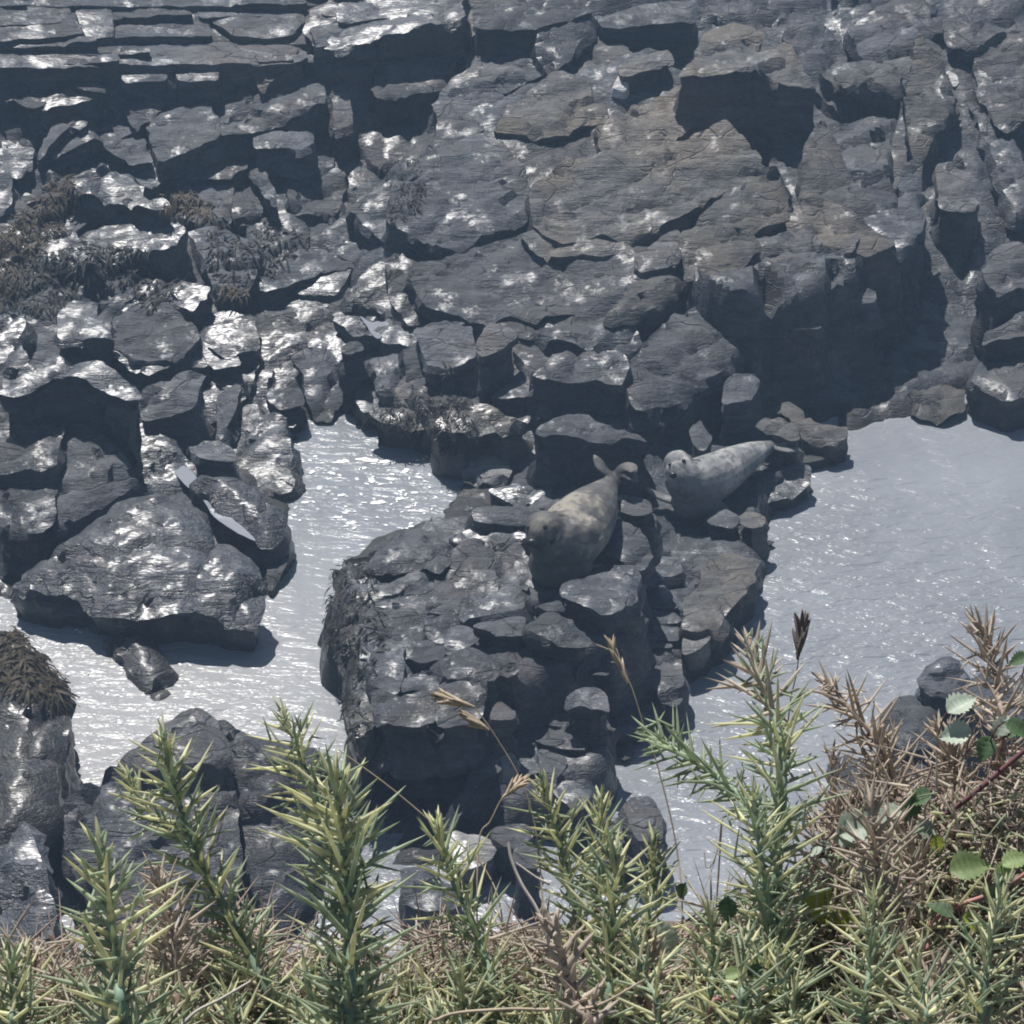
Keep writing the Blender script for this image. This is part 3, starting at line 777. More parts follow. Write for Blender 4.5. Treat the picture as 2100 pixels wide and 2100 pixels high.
D_ = lambda poly, lift, mat='wet', slope=(0, .2), **k: rock('D', poly, lift * .7, slope, mat, LEFTBACK, **k)
D_([(640,0),(860,-60),(1010,20),(1000,110),(830,190),(760,140),(640,80)], .3)
D_([(850,170),(1030,110),(1130,60),(1170,140),(1010,150),(900,230)], .25)
D_([(1080,20),(1140,-20),(1330,0),(1360,130),(1200,140),(1130,80)], .25)

MID = outcrop(1000, 500, 'great sloping rock mass with tan streaks in the upper centre')
N_ = lambda poly, lift, mat='grey', slope=(-.02, .28), **k: rock('N', poly, lift * .45, (slope[0], slope[1] + .06), mat, MID, **k)
N_([(810,400),(900,300),(1000,270),(1080,360),(1095,440),(1040,458),(930,505),(860,480),(800,450)], .55, 'grey', (-.02,.3), depth=1.1)
N_([(1100,380),(1180,330),(1300,300),(1400,290),(1480,250),(1530,300),(1550,330),(1480,380),(1390,430),(1300,480),(1230,470),(1160,490),(1110,450)], .50, 'tan', (.02,.3), dome=.02, depth=1.0)
N_([(860,530),(1060,480),(1130,520),(1280,510),(1300,560),(1240,640),(1100,660),(960,650),(880,620),(850,560)], .32, 'grey', (0,.28))
N_([(1240,650),(1310,570),(1390,560),(1370,600),(1300,640)], .42, 'tan', (.05,.25))
N_([(1110,455),(1160,495),(1290,490),(1300,515),(1130,525),(1070,480)], .36, 'tan', (0,.28))
N_([(1060,200),(1150,140),(1230,170),(1240,230),(1130,270),(1010,260)], .36, 'tan', (0,.25))
N_([(1270,120),(1370,100),(1380,130),(1275,150)], .75, 'tan', (0,.2), depth=1.0)
N_([(1290,220),(1400,170),(1420,250),(1370,290),(1240,300),(1230,250)], .42, 'tan', (0,.25))
N_([(900,240),(980,220),(990,270),(920,300),(890,320)], .38, 'dark', (0,.2))
N_([(730,120),(850,70),(950,110),(900,170),(780,190)], .3, 'dark', (0,.2))
N_([(960,80),(1090,60),(1200,80),(1160,130),(1040,190),(960,150)], .3, 'dark', (0,.2))
N_([(760,200),(880,170),(890,240),(830,330),(780,350),(740,280)], .25, 'dark', (0,.25))
N_([(790,520),(850,490),(860,600),(880,650),(840,660),(800,600)], .3, 'dark', (0,.25))
N_([(960,665),(1080,660),(1110,690),(1080,700),(1010,672)], .3, 'dark', (0,.2))
N_([(1110,670),(1240,650),(1290,640),(1310,690),(1270,720),(1130,700)], .3, 'dark', (0,.2))
N_([(1300,520),(1390,470),(1410,500),(1390,540),(1310,560)], .45, 'grey', (0,.25))

RIGHT = outcrop(1700, 300, 'high buttress of grey and tan rock over the dark cave at upper right')
R_ = lambda poly, lift, mat='grey', slope=(-.03, .3), **k: rock('N', poly, lift * .6, slope, mat, RIGHT, **k)
R_([(1400,470),(1530,340),(1600,350),(1625,440),(1560,465),(1490,500),(1470,540),(1410,560)], .3, 'tan', (-.05,.35), depth=1.2)
R_([(1640,350),(1660,280),(1690,240),(1760,380),(1830,480),(1760,460),(1660,430)], .35, 'tan', (-.1,.4), depth=1.0)
R_([(1620,450),(1650,380),(1700,400),(1790,460),(1830,490),(1780,520),(1700,500),(1630,480)], .25, 'tan', (0,.35), depth=1.0)
R_([(1430,500),(1530,475),(1560,500),(1530,530),(1490,560),(1440,560)], .2, 'tan', (0,.3), depth=1.6, under=.2)
R_([(1550,480),(1680,460),(1760,480),(1740,520),(1680,530),(1550,525)], .12, 'grey', (0,.3), depth=2.2, under=.3)
R_([(1760,440),(1890,420),(1890,460),(1870,500),(1830,510),(1760,505)], .1, 'dark', (0,.3), depth=2.2, under=.2)
R_([(1860,200),(1885,70),(1925,85),(1960,210),(1920,260),(1880,330),(1860,300)], .4, 'tan', (-.1,.45), depth=1.2)
R_([(1850,340),(1890,320),(1890,430),(1880,500),(1840,490),(1840,400)], .3, 'grey', (-.1,.4), depth=1.5)
R_([(1920,330),(1970,315),(1995,370),(2005,410),(1990,440),(1930,430)], .7, 'grey', (0,.3), depth=1.2)
R_([(1400,160),(1450,60),(1510,40),(1560,60),(1550,100),(1610,80),(1670,160),(1600,150),(1560,140),(1470,150)], 1.35, 'tan', (0,.15), depth=1.7)
R_([(1610,80),(1660,50),(1720,60),(1740,140),(1720,220),(1680,180)], .4, 'grey', (-.2,.3), depth=1.0)
R_([(1740,60),(1820,40),(1880,60),(1850,180),(1790,150)], .35, 'grey', (0,.3))
R_([(1690,130),(1780,110),(1850,130),(1840,180),(1780,160),(1720,170)], .75, 'grey', (0,.25), depth=1.2)
R_([(1830,300),(1850,200),(1860,330),(1840,400)], .2, 'grey', (0,.3))
R_([(1400,180),(1520,155),(1535,250),(1450,290),(1420,250)], .1, 'dark', (0,.5), depth=.8)
R_([(2000,90),(2070,60),(2150,60),(2150,220),(2060,260),(2010,180)], .4, 'grey', (0,.25))
R_([(1990,200),(2060,260),(2100,330),(2150,400),(2080,430),(2040,320)], .4, 'dark', (0,.25))
R_([(1930,40),(2010,20),(2060,60),(2000,90),(1950,90)], .35, 'dark', (0,.2))

# ---- filler slabs: the rest of the cracked bedrock, cell by cell
def in_poly(pt, poly):
    x, y = pt
    c = False
    j = len(poly) - 1
    for i in range(len(poly)):
        if (poly[i][1] > y) != (poly[j][1] > y) and x < (poly[j][0] - poly[i][0]) * (y - poly[i][1]) / (poly[j][1] - poly[i][1]) + poly[i][0]:
            c = not c
        j = i
    return c
def clip(poly, a, b, c):
    out = []
    for i in range(len(poly)):
        p, q = poly[i], poly[(i + 1) % len(poly)]
        dp, dq = a * p[0] + b * p[1] - c, a * q[0] + b * q[1] - c
        if dp <= 0: out.append(p)
        if dp * dq < 0:
            k = dp / (dp - dq)
            out.append((p[0] + (q[0] - p[0]) * k, p[1] + (q[1] - p[1]) * k))
    return out
def cells(x0, x1, y0, y1, step, asp, jit=.42):
    pts = []
    ny = int((y1 - y0) / (step * asp)); nx = int((x1 - x0) / step)
    for j in range(ny):
        for i in range(nx):
            pts.append((x0 + (i + .5 + .5 * (j % 2) + random.uniform(-jit, jit)) * step, y0 + (j + .5 + random.uniform(-jit, jit)) * step * asp))
    A = np.array(pts)
    for i, p in enumerate(pts):
        poly = [(p[0] - step * 1.5, p[1] - step), (p[0] + step * 1.5, p[1] - step), (p[0] + step * 1.5, p[1] + step), (p[0] - step * 1.5, p[1] + step)]
        d = np.hypot(A[:, 0] - p[0], (A[:, 1] - p[1]) / asp)
        for k in np.argsort(d)[1:16]:
            q = pts[k]
            a, b = q[0] - p[0], (q[1] - p[1])
            c = a * (p[0] + q[0]) / 2 + b * (p[1] + q[1]) / 2
            poly = clip(poly, a, b, c)
            if len(poly) < 3: break
        if len(poly) >= 3: yield p, poly
WPX = [(440,955),(560,905),(700,852),(830,908),(930,925),(950,990),(900,1060),(668,1160),(685,1400),(722,1600),(1120,1700),(1230,1550),(1400,1390),(1560,1135),(1530,1095),(1590,1010),(1700,935),(1850,842),(1990,800),(2400,800),(2400,2100),(0,2100),(60,1650),(120,1450),(60,1300),(-60,1250),(120,1195),(220,1270),(400,1300),(520,1260),(600,1050)]
CAVE = [(1440,570),(1560,545),(1700,530),(1800,520),(1860,470),(1850,240),(1960,240),(2040,420),(2030,560),(2060,700),(2040,830),(1640,870),(1560,760),(1500,700)]
for p, poly in list(cells(-60, 800, -40, 960, 104, .62)) + list(cells(740, 2180, -40, 960, 165, .62)):
    if in_poly(p, CAVE) or (p[1] < 125 and p[0] < 760): continue
    if in_poly(p, WPX) or p[1] > 940 and p[0] > 400: continue
    if any(in_poly(p, h) for h in HEROES): continue
    c = np.mean(poly, 0)
    poly = [tuple(c + (np.array(q) - c) * random.uniform(1.0, 1.2)) for q in poly]
    if p[0] < 760 and p[1] < 130: par = STRATA
    elif p[0] < 780: par = LEFTBACK
    elif p[0] < 1400: par = MID
    else: par = RIGHT
    left = p[0] < 760
    mat = random.choice(['dark', 'wet', 'gloss', 'grey', 'gloss'] if left and p[1] > 430 else ['dark', 'grey', 'dark', 'tan' if p[0] > 900 else 'wet'])
    rock('N', poly, (random.uniform(.0, .07) if p[0] > 780 else random.uniform(.0, .12)), ((random.uniform(-.05, .25), random.uniform(.15, .38)) if mat in ('gloss', 'wet') else (random.uniform(-.12, .12), random.uniform(.22, .45))), mat, par, hero=False, amp=.085 if left else .06, dome=.03, flare=.2, jitter=.05)

# ------------------------------------------------------------------ tide pools left in the hollows
bpy.context.view_layer.update()
def bvh_of(objs):
    vs, fs, o0 = [], [], 0
    for o in objs:
        me = o.data
        n = len(me.vertices)
        co = np.empty(n * 3); me.vertices.foreach_get('co', co)
        co = co.reshape(-1, 3)
        mw = np.array(o.matrix_world)
        vs.append(co @ mw[:3, :3].T + mw[:3, 3])
        fs += [tuple(i + o0 for i in p.vertices) for p in me.polygons]
        o0 += n
    return BVHTree.FromPolygons([Vector(v) for v in np.concatenate(vs)], fs)
BVH = bvh_of(ROCK_OBJS)
def cast(u, v):
    d = rays([(u, v)])[0]
    r = BVH.ray_cast(Vector(CAM), Vector(d), 80)
    return r
for poly, lab in [([(1255,180),(1268,150),(1290,165),(1285,185)], 'white quartz patch on the tan rock in upper centre'),
                  ([(1935,140),(1962,150),(1968,172),(1950,178)], 'bright white stone in the gully at upper right')]:
    h_ = cast(*np.mean(poly, 0))[0]
    zq = lambda Q, h_=h_: h_.z + .02 + .45 * (Q[:, 1] - h_.y)
    dq = rays(poly); tq = (h_.z + .02 - H - .45 * h_.y) / (dq[:, 2] - .45 * dq[:, 1])
    rock_mesh('quartz_stone', CAM + dq * tq[:, None], zq, .1, M['quartz'], None, amp=.02, seed=abs(int(h_.x * 100)))
    tag(ROCK_OBJS[-1], lab, 'stone')
def pool(tile, poly, label):
    uv = px(tile, poly)
    zs = [cast(u, v)[0].z for u, v in uv if cast(u, v)[0] is not None]
    z = float(np.percentile(zs, 35)) + .01
    pts = at_z(uv, z)
    n = 60
    seg = np.roll(pts, -1, 0) - pts
    L_ = np.hypot(seg[:, 0], seg[:, 1]); cum = np.concatenate([[0], np.cumsum(L_)])
    s = np.arange(n) / n * cum[-1]
    k = np.clip(np.searchsorted(cum, s, 'right') - 1, 0, len(pts) - 1)
    ring = pts[k] + seg[k] * ((s - cum[k]) / L_[k])[:, None]
    for _ in range(5): ring = .5 * ring + .25 * (np.roll(ring, 1, 0) + np.roll(ring, -1, 0))
    ring[:, 0] += .02 * fbm(ring * 6, 3); ring[:, 1] += .02 * fbm(ring * 6, 9)
    f = [tuple(range(n))]
    o = mesh_obj('tide_pool', ring, f, M['puddle'], None, ring.mean(0), smooth=False)
    return tag(o, label, 'tide pool', kind='structure')
pool('D', [(820,570),(900,590),(960,680),(1080,710),(1190,890),(1480,1150),(1330,1080),(1190,990),(1150,880),(1000,780),(980,700),(880,640)], 'long narrow white tide pool beside the largest left boulder')
pool('U', [(750,150),(850,10),(960,-40),(990,60),(960,200),(900,320),(850,290),(800,200)], 'pale blue tide pool above the channel head')

# ------------------------------------------------------------------ seaweed on the rocks
def rand_in(poly):
    a = np.array(poly)
    while True:
        p = (random.uniform(a[:, 0].min(), a[:, 0].max()), random.uniform(a[:, 1].min(), a[:, 1].max()))
        if in_poly(p, poly): return p
def seaweed(poly, n, mat, label, size=1.0):
    vs, fs = [], []
    for _ in range(n):
        u, v = rand_in(poly)
        loc, nor, idx, dist = cast(u, v)
        if loc is None or loc.z < 0.01: continue
        if nor.z < 0: nor = -nor
        down = Vector((random.gauss(0, .5), random.gauss(-.4, .5), -.6))
        d = (down - nor * down.dot(nor)).normalized()
        side = d.cross(nor).normalized()
        w = random.uniform(.007, .014) * size
        ln = random.uniform(.07, .2) * size
        p = loc + nor * .012
        b = len(vs)
        for k in range(4):
            f = k / 3
            c = p + d * ln * f + nor * (.018 * math.sin(f * 3.0) * size + random.uniform(-.008, .012)) + Vector((0, 0, -.03 * f * f * size))
            ww = w * (1 - .6 * f * f)
            tw = side * ww + nor * random.uniform(-.6, .6) * ww
            vs += [tuple(c - tw), tuple(c + tw)]
        for k in range(3): fs.append((b + 2 * k, b + 2 * k + 1, b + 2 * k + 3, b + 2 * k + 2))
    if not vs: return
    o = mesh_obj('seaweed', vs, fs, M[mat], None, np.mean(vs, 0))
    return tag(o, label, 'seaweed', kind='stuff')
seaweed([(-10,480),(60,420),(130,340),(170,390),(130,470),(60,540),(-10,640)], 700, 'weed', 'ochre brown seaweed covering the slope at upper left edge')
seaweed([(-10,560),(150,500),(330,510),(300,560),(100,640),(-10,640)], 700, 'weed_dark', 'dark seaweed hanging below the ochre patch at left')
seaweed([(790,340),(860,320),(880,370),(850,450),(800,460)], 200, 'weed_dark', 'dark seaweed strip left of the great sloping rock', .6)
seaweed([(420,440),(560,450),(640,480),(560,560),(440,600)], 300, 'weed_dark', 'thin dark seaweed among wet rocks left of centre')
seaweed([(440,580),(520,600),(540,640),(500,640)], 120, 'weed', 'olive seaweed fringe beside the small left tide pool')
seaweed([(655,1160),(720,1130),(760,1160),(780,1250),(790,1330),(740,1420),(740,1520),(715,1510),(690,1390),(665,1260)], 420, 'weed_dark', 'dark seaweed clothing the left flank of the seal ledge', .75)
seaweed([(720,860),(800,830),(880,800),(960,850),(980,890),(900,930),(880,900),(780,890)], 320, 'weed_dark', 'black seaweed curtain at the back of the channel', .7)
seaweed([(870,770),(930,740),(960,800),(920,850),(880,830)], 90, 'weed_dark', 'dark seaweed tuft above the channel back curtain', .6)
seaweed([(-10,1250),(50,1270),(130,1370),(130,1460),(60,1420),(-10,1400)], 800, 'weed', 'shaggy brown seaweed on top of the lower left rock', 1.1)
seaweed([(330,360),(440,420),(430,450),(340,430)], 220, 'weed', 'reddish seaweed in the crack of the upper left blocks')
seaweed([(260,560),(330,540),(360,600),(300,640)], 160, 'weed_dark', 'small dark seaweed tuft on left wet ledges')

# ------------------------------------------------------------------ foam on the channel
def foam():
    vs, fs = [], []
    spots = [(604,945,16,5),(702,946,11,5),(755,943,22,5),(790,946,16,4),(832,965,8,4),(762,985,9,4),(800,982,7,4),(858,978,6,3),(640,968,6,3),(565,965,22,4),(548,1000,14,3),
             (680,970,7,3),(745,960,6,3),(700,1015,7,3),(775,1030,12,5),(820,1022,7,4),(625,1030,6,3),(720,1072,8,4),(560,1090,6,4),(690,1060,5,3),(850,1010,6,3),(655,1000,8,3)]
    for _ in range(70): spots.append((random.uniform(560, 900), random.uniform(935, 1090), random.uniform(2, 5), random.uniform(1.2, 2.6)))
    for _ in range(30): spots.append((random.uniform(80, 420), random.uniform(1220, 1520), random.uniform(2, 4), random.uniform(1.2, 2.2)))
    for u, v, a, b in spots:
        c = P(u, v, .006)
        b0 = len(vs)
        n = 14
        ph = random.uniform(0, 9)
        for k in range(n):
            t_ = 2 * math.pi * k / n
            r = 1 + .35 * math.sin(2 * t_ + ph) + .2 * math.sin(5 * t_ + 2 * ph)
            vs.append((c[0] + a / 205 * r * math.cos(t_), c[1] + b / 112 * r * math.sin(t_), .006))
        fs.append(tuple(range(b0, b0 + n)))
    o = mesh_obj('sea_foam', vs, fs, M['foam'], None, np.mean(vs, 0), smooth=False)
    tag(o, 'white foam flecks drifting on the channel water', 'foam', kind='stuff')
foam()

# ------------------------------------------------------------------ seals
def seal_material(name, dark, mid, pale, seed):
    m, t = new_mat(name)
    out = N(t, 'ShaderNodeOutputMaterial')
    bs = N(t, 'ShaderNodeBsdfPrincipled')
    t.links.new(bs.outputs[0], out.inputs[0])
    tc = N(t, 'ShaderNodeTexCoord')
    mp = N(t, 'ShaderNodeMapping')
    mp.inputs['Location'].default_value = (seed, seed * .3, 0)
    t.links.new(tc.outputs['Object'], mp.inputs['Vector'])
    v = mp.outputs[0]
    a = noise(t, v, 3.2, 4, .6, .4)
    b = noise(t, v, 10, 4, .6, .3)
    f = noise(t, v, 120, 2, .6)
    c = mixc(t, ramp(t, a, [(.46, (0, 0, 0)), (.60, (1, 1, 1))]).outputs[0], mid, pale)
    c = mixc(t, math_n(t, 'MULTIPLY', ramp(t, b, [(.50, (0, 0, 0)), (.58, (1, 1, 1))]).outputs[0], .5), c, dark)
    at = N(t, 'ShaderNodeAttribute', attribute_name='marks_and_shade')  # dark coat marks plus the painted belly shade
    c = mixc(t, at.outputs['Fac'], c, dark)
    t.links.new(c, bs.inputs['Base Color'])
    bs.inputs['Roughness'].default_value = .5
    bs.inputs['Specular IOR Level'].default_value = .35
    bp = N(t, 'ShaderNodeBump')
    bp.inputs['Strength'].default_value = .6
    bp.inputs['Distance'].default_value = .01
    t.links.new(math_n(t, 'ADD', f, b), bp.inputs['Height'])
    t.links.new(bp.outputs[0], bs.inputs['Normal'])
    return m
M['seal_a'] = seal_material('seal_coat_brown', (.035, .033, .032), (.10, .096, .09), (.27, .245, .20), 3)
M['seal_b'] = seal_material('seal_coat_silver', (.045, .046, .048), (.21, .21, .206), (.38, .372, .35), 9)
M['seal_nose'] = plain('seal_nose', (.015, .014, .014), .35, .2, 50)
M['seal_eye'] = plain('seal_eye', (.006, .006, .006), .08, .1, 50, 0, .6)

def cat_rom(pts, n):
    pts = np.asarray(pts, float)
    Q = np.concatenate([[2 * pts[0] - pts[1]], pts, [2 * pts[-1] - pts[-2]]])
    out = []
    m = len(pts) - 1
    for i in range(m):
        p0, p1, p2, p3 = Q[i:i + 4]
        for k in range(n):
            s = k / n
            out.append(.5 * (2 * p1 + (p2 - p0) * s + (2 * p0 - 5 * p1 + 4 * p2 - p3) * s * s + (3 * p1 - p0 - 3 * p2 + p3) * s ** 3))
    out.append(pts[-1])
    return np.array(out)
def loft(pts, rw, rh, n=8, seg=18, up=(0, 0, 1)):
    """closed tube of elliptical rings"""
    A = cat_rom(np.column_stack([pts, rw, rh]), n)
    p, w, h = A[:, :3], np.maximum(A[:, 3], .004), np.maximum(A[:, 4], .004)
    tg = np.gradient(p, axis=0)
    tg /= np.linalg.norm(tg, axis=1)[:, None]
    upv = np.array(up, float)
    vs, fs = [], []
    for i in range(len(p)):
        s = np.cross(tg[i], upv)
        s /= max(np.linalg.norm(s), 1e-6)
        u = np.cross(s, tg[i])
        for k in range(seg):
            a = 2 * math.pi * k / seg
            vs.append(p[i] + s * w[i] * math.cos(a) + u * h[i] * math.sin(a))
    for i in range(len(p) - 1):
        for k in range(seg):
            k2 = (k + 1) % seg
            fs.append((i * seg + k, i * seg + k2, (i + 1) * seg + k2, (i + 1) * seg + k))
    fs.append(tuple(range(seg))[::-1])
    fs.append(tuple(range((len(p) - 1) * seg, len(p) * seg)))
    return np.array(vs), fs
def ball(c, r, sc=(1, 1, 1)):
    bm = bmesh.new()
    bmesh.ops.create_uvsphere(bm, u_segments=16, v_segments=10, radius=1)
    vs = np.array([tuple(v.co) for v in bm.verts]) * r * np.array(sc) + np.array(c)
    fs = [tuple(v.index for v in f.verts) for f in bm.faces]
    bm.free()
    return vs, fs
def weld(name, pieces, mat, loc, voxel=.011, smooth=5):
    vs, fs, o0 = [], [], 0
    for a, b in pieces:
        vs.append(a); fs += [tuple(i + o0 for i in f) for f in b]; o0 += len(a)
    tmp = mesh_obj(name + '_tmp', np.concatenate(vs), fs, mat, None, loc)
    r = tmp.modifiers.new('r', 'REMESH'); r.mode = 'VOXEL'; r.voxel_size = voxel
    s = tmp.modifiers.new('s', 'SMOOTH'); s.iterations = smooth; s.factor = .5
    dg = bpy.context.evaluated_depsgraph_get()
    me = bpy.data.meshes.new_from_object(tmp.evaluated_get(dg))
    me.name = name
    bpy.data.objects.remove(tmp)
    me.polygons.foreach_set('use_smooth', [True] * len(me.polygons))
    me.materials.clear(); me.materials.append(mat)
    return me
def px_path(L_, z0): return np.array([P(u, v, z0 + z) for u, v, z in L_])
def seal(label, body, z0, head_r, extras, mat, eyes, nose, dark_pts):
    loc = P(body[2][0], body[2][1], z0); loc[2] = z0
    pts = px_path([b[:3] for b in body], z0)
    rw = [b[3] for b in body]; rh = [b[4] for b in body]
    pieces = [loft(pts, rw, rh)]
    for e in extras:
        if e[0] == 'ball':
            pieces.append(ball(P(e[1], e[2], z0 + e[3]), e[4], e[5] if len(e) > 5 else (1, 1, 1)))
        else:
            pp = px_path([x[:3] for x in e[1]], z0)
            pieces.append(loft(pp, [x[3] for x in e[1]], [x[4] for x in e[1]], 6, 10, e[2]))
    root = empty('seal', loc, label, 'seal')
    me = weld('seal_body', pieces, mat, loc)
    n = len(me.vertices)
    co = np.empty(n * 3); me.vertices.foreach_get('co', co); co = co.reshape(-1, 3) + loc
    pat = np.zeros(n)
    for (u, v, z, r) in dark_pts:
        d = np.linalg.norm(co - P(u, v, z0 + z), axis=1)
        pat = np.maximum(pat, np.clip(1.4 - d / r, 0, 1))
    pat = np.maximum(pat, .75 * np.clip((z0 + .26 - co[:, 2]) / .16, 0, 1))  # underside shade painted in: coat darkens toward the ground
    at = me.attributes.new('marks_and_shade', 'FLOAT', 'POINT')
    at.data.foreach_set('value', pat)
    b = bpy.data.objects.new('body', me)
    C.objects.link(b); b.parent = root
    tree = BVHTree.FromPolygons([Vector(c) for c in co], [tuple(p.vertices) for p in me.polygons])
    for u, v, r in eyes:
        h_ = tree.ray_cast(Vector(CAM), Vector(rays([(u, v)])[0]), 80)[0]
        if h_ is not None: mesh_obj('eye', *ball(h_, r), M['seal_eye'], root, h_).parent = b
    u, v, r = nose
    h_ = tree.ray_cast(Vector(CAM), Vector(rays([(u, v)])[0]), 80)[0]
    if h_ is not None: mesh_obj('nose', *ball(h_, r, (1.15, .7, .8)), M['seal_nose'], root, h_).parent = b
    return root
def ground(u, v):
    h_ = cast(u, v)[0]
    return h_.z if h_ is not None else .5
zs1 = float(np.median([ground(u, v) for u, v in [(1180,1150),(1200,1140),(1150,1160),(1230,1100),(1140,1150)]]))
seal('brown grey seal nearest the camera, facing it, hind flippers raised',
     [(1268,975,.34,.035,.035),(1256,988,.30,.075,.07),(1236,1013,.27,.15,.14),(1210,1050,.28,.265,.24),(1182,1085,.30,.315,.29),(1158,1110,.33,.30,.29),(1139,1110,.40,.24,.26),(1124,1098,.48,.20,.21),(1115,1088,.54,.185,.18),(1104,1098,.53,.14,.13),(1097,1108,.50,.105,.09),(1092,1115,.48,.06,.05)],
     zs1, .17,
     [('loft', [(1185,1085,.44,.06,.05),(1204,1072,.52,.085,.045),(1218,1082,.50,.09,.04),(1226,1100,.44,.07,.03),(1222,1114,.38,.02,.02)], (0,0,1)),
      ('loft', [(1262,980,.32,.05,.04),(1246,970,.37,.06,.025),(1234,958,.42,.065,.018),(1224,942,.47,.05,.014),(1217,932,.50,.012,.008)], (0,0,1)),
      ('loft', [(1262,980,.32,.05,.04),(1274,962,.40,.07,.025),(1288,957,.43,.085,.018),(1300,964,.42,.07,.015),(1306,970,.40,.02,.01)], (0,0,1)),
      ('loft', [(1265,980,.32,.05,.04),(1282,972,.37,.07,.025),(1297,979,.36,.07,.018),(1309,989,.33,.02,.01)], (0,0,1)),
      ('loft', [(1262,985,.30,.04,.03),(1275,985,.32,.04,.02),(1285,994,.29,.012,.012)], (0,0,1)),
      ('ball', 1150, 1155, .14, .27, (1.1, 1.0, .9)), ('ball', 1099, 1107, .51, .09), ('ball', 1105, 1075, .58, .07)],
     M['seal_a'], [(1118,1081,.022), (1083,1083,.02)], (1092,1114,.055),
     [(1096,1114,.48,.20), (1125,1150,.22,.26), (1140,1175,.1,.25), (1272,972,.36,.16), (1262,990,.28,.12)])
zs2 = float(np.median([ground(u, v) for u, v in [(1440,1040),(1470,1020),(1420,1030),(1520,990),(1490,1030)]]))
seal('paler silver seal behind, head raised and body stretched to the right',
     [(1600,908,.13,.035,.03),(1575,916,.15,.075,.06),(1545,930,.20,.135,.12),(1505,953,.24,.20,.185),(1462,978,.27,.245,.235),(1425,992,.31,.245,.25),(1404,982,.40,.195,.21),(1395,965,.48,.16,.17),(1390,953,.52,.15,.15),(1386,962,.51,.105,.10),(1383,970,.49,.08,.07),(1381,976,.48,.04,.035)],
     zs2, .16,
     [('loft', [(1400,1030,.16,.06,.05),(1372,1024,.12,.06,.03),(1350,1016,.12,.055,.025),(1332,1006,.16,.04,.02),(1326,1000,.2,.012,.012)], (0,0,1)),
      ('loft', [(1460,1030,.12,.08,.05),(1480,1045,.07,.08,.035),(1485,1062,.03,.05,.025),(1480,1072,.02,.015,.015)], (0,0,1)),
      ('loft', [(1585,914,.14,.05,.04),(1605,903,.20,.08,.022),(1626,899,.23,.085,.018),(1640,900,.24,.02,.01)], (0,0,1)),
      ('loft', [(1585,918,.13,.05,.04),(1604,918,.16,.08,.022),(1624,921,.16,.08,.018),(1636,925,.15,.02,.01)], (0,0,1)),
      ('ball', 1425, 1030, .14, .21, (1.1, 1.0, .8)), ('ball', 1386, 966, .50, .07)],
     M['seal_b'], [(1402,945,.02), (1374,953,.02)], (1381,975,.04),
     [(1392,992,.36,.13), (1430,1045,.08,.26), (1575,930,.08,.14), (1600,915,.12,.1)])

# ------------------------------------------------------------------ cliff top bank in the foreground
ZB = H - 1.62
def bank_edge(x): return 1.86 + .04 * math.sin(5 * x) + .05 * math.sin(13 * x + 1) + max(0, min(1, (x - .12) / .2)) * .12
def build_bank():
    xs = np.arange(-6, 6.01, .08)
    prof = [(-8, 0), (-4, 0), (-1, 0), (0, 0), (.6, 0), (1.0, .01), (1.3, .02), (1.5, .02), (1.65, .01), (1.78, 0), (1.86, -.04), (1.93, -.16), (2.1, -.6), (2.6, -1.9), (4, -5), (6.5, -9.4), (9, -13.0), (11, -14.6), (13, -16)]
    vs, fs = [], []
    for j, (y, z) in enumerate(prof):
        for x in xs:
            e = bank_edge(x) - 1.86
            vs.append((x, y + (e if y > 1.2 else 0), ZB + z))
    vs = np.array(vs)
    vs[:, 2] += np.where(vs[:, 1] < 2, .03, .25) * fbm(vs * np.array([3, 3, 1]), 5, 4)
    nx = len(xs)
    for j in range(len(prof) - 1):
        for i in range(nx - 1):
            fs.append((j * nx + i, j * nx + i + 1, (j + 1) * nx + i + 1, (j + 1) * nx + i))
    tag(mesh_obj('cliff_top_bank', vs, fs, M['soil'], None), kind='structure')
build_bank()

# ------------------------------------------------------------------ gorse
def frame(t):
    t = t / np.linalg.norm(t)
    a = np.array([0, 0, 1.0]) if abs(t[2]) < .9 else np.array([1.0, 0, 0])
    s = np.cross(t, a); s /= np.linalg.norm(s)
    return t, s, np.cross(s, t)
def tube(path, radii, seg=6):
    path = np.asarray(path, float)
    tg = np.gradient(path, axis=0)
    vs, fs = [], []
    for i, p in enumerate(path):
        t, s, u = frame(tg[i])
        for k in range(seg):
            a = 2 * math.pi * k / seg
            vs.append(p + radii[i] * (s * math.cos(a) + u * math.sin(a)))
    for i in range(len(path) - 1):
        for k in range(seg):
            k2 = (k + 1) % seg
            fs.append((i * seg + k, i * seg + k2, (i + 1) * seg + k2, (i + 1) * seg + k))
    fs.append(tuple(range((len(path) - 1) * seg, len(path) * seg)))
    return np.array(vs), fs
def spine_geo(bend):
    """unit spine along +Z, bending to +X"""
    zs = [0, .35, .75, 1.0]; r = [.5, .42, .26, .02]
    p = [(bend * z * z, 0, z) for z in zs]
    vs, fs = [], []
    for (x, y, z), rr in zip(p, r):
        for k in range(5):
            a = 2 * math.pi * k / 5
            vs.append((x + rr * math.cos(a), rr * math.sin(a), z))
    for i in range(3):
        for k in range(5):
            k2 = (k + 1) % 5
            fs.append((i * 5 + k, i * 5 + k2, (i + 1) * 5 + k2, (i + 1) * 5 + k))
    return np.array(vs), fs
SPV = [spine_geo(b) for b in (-.12, 0.0, .1)]
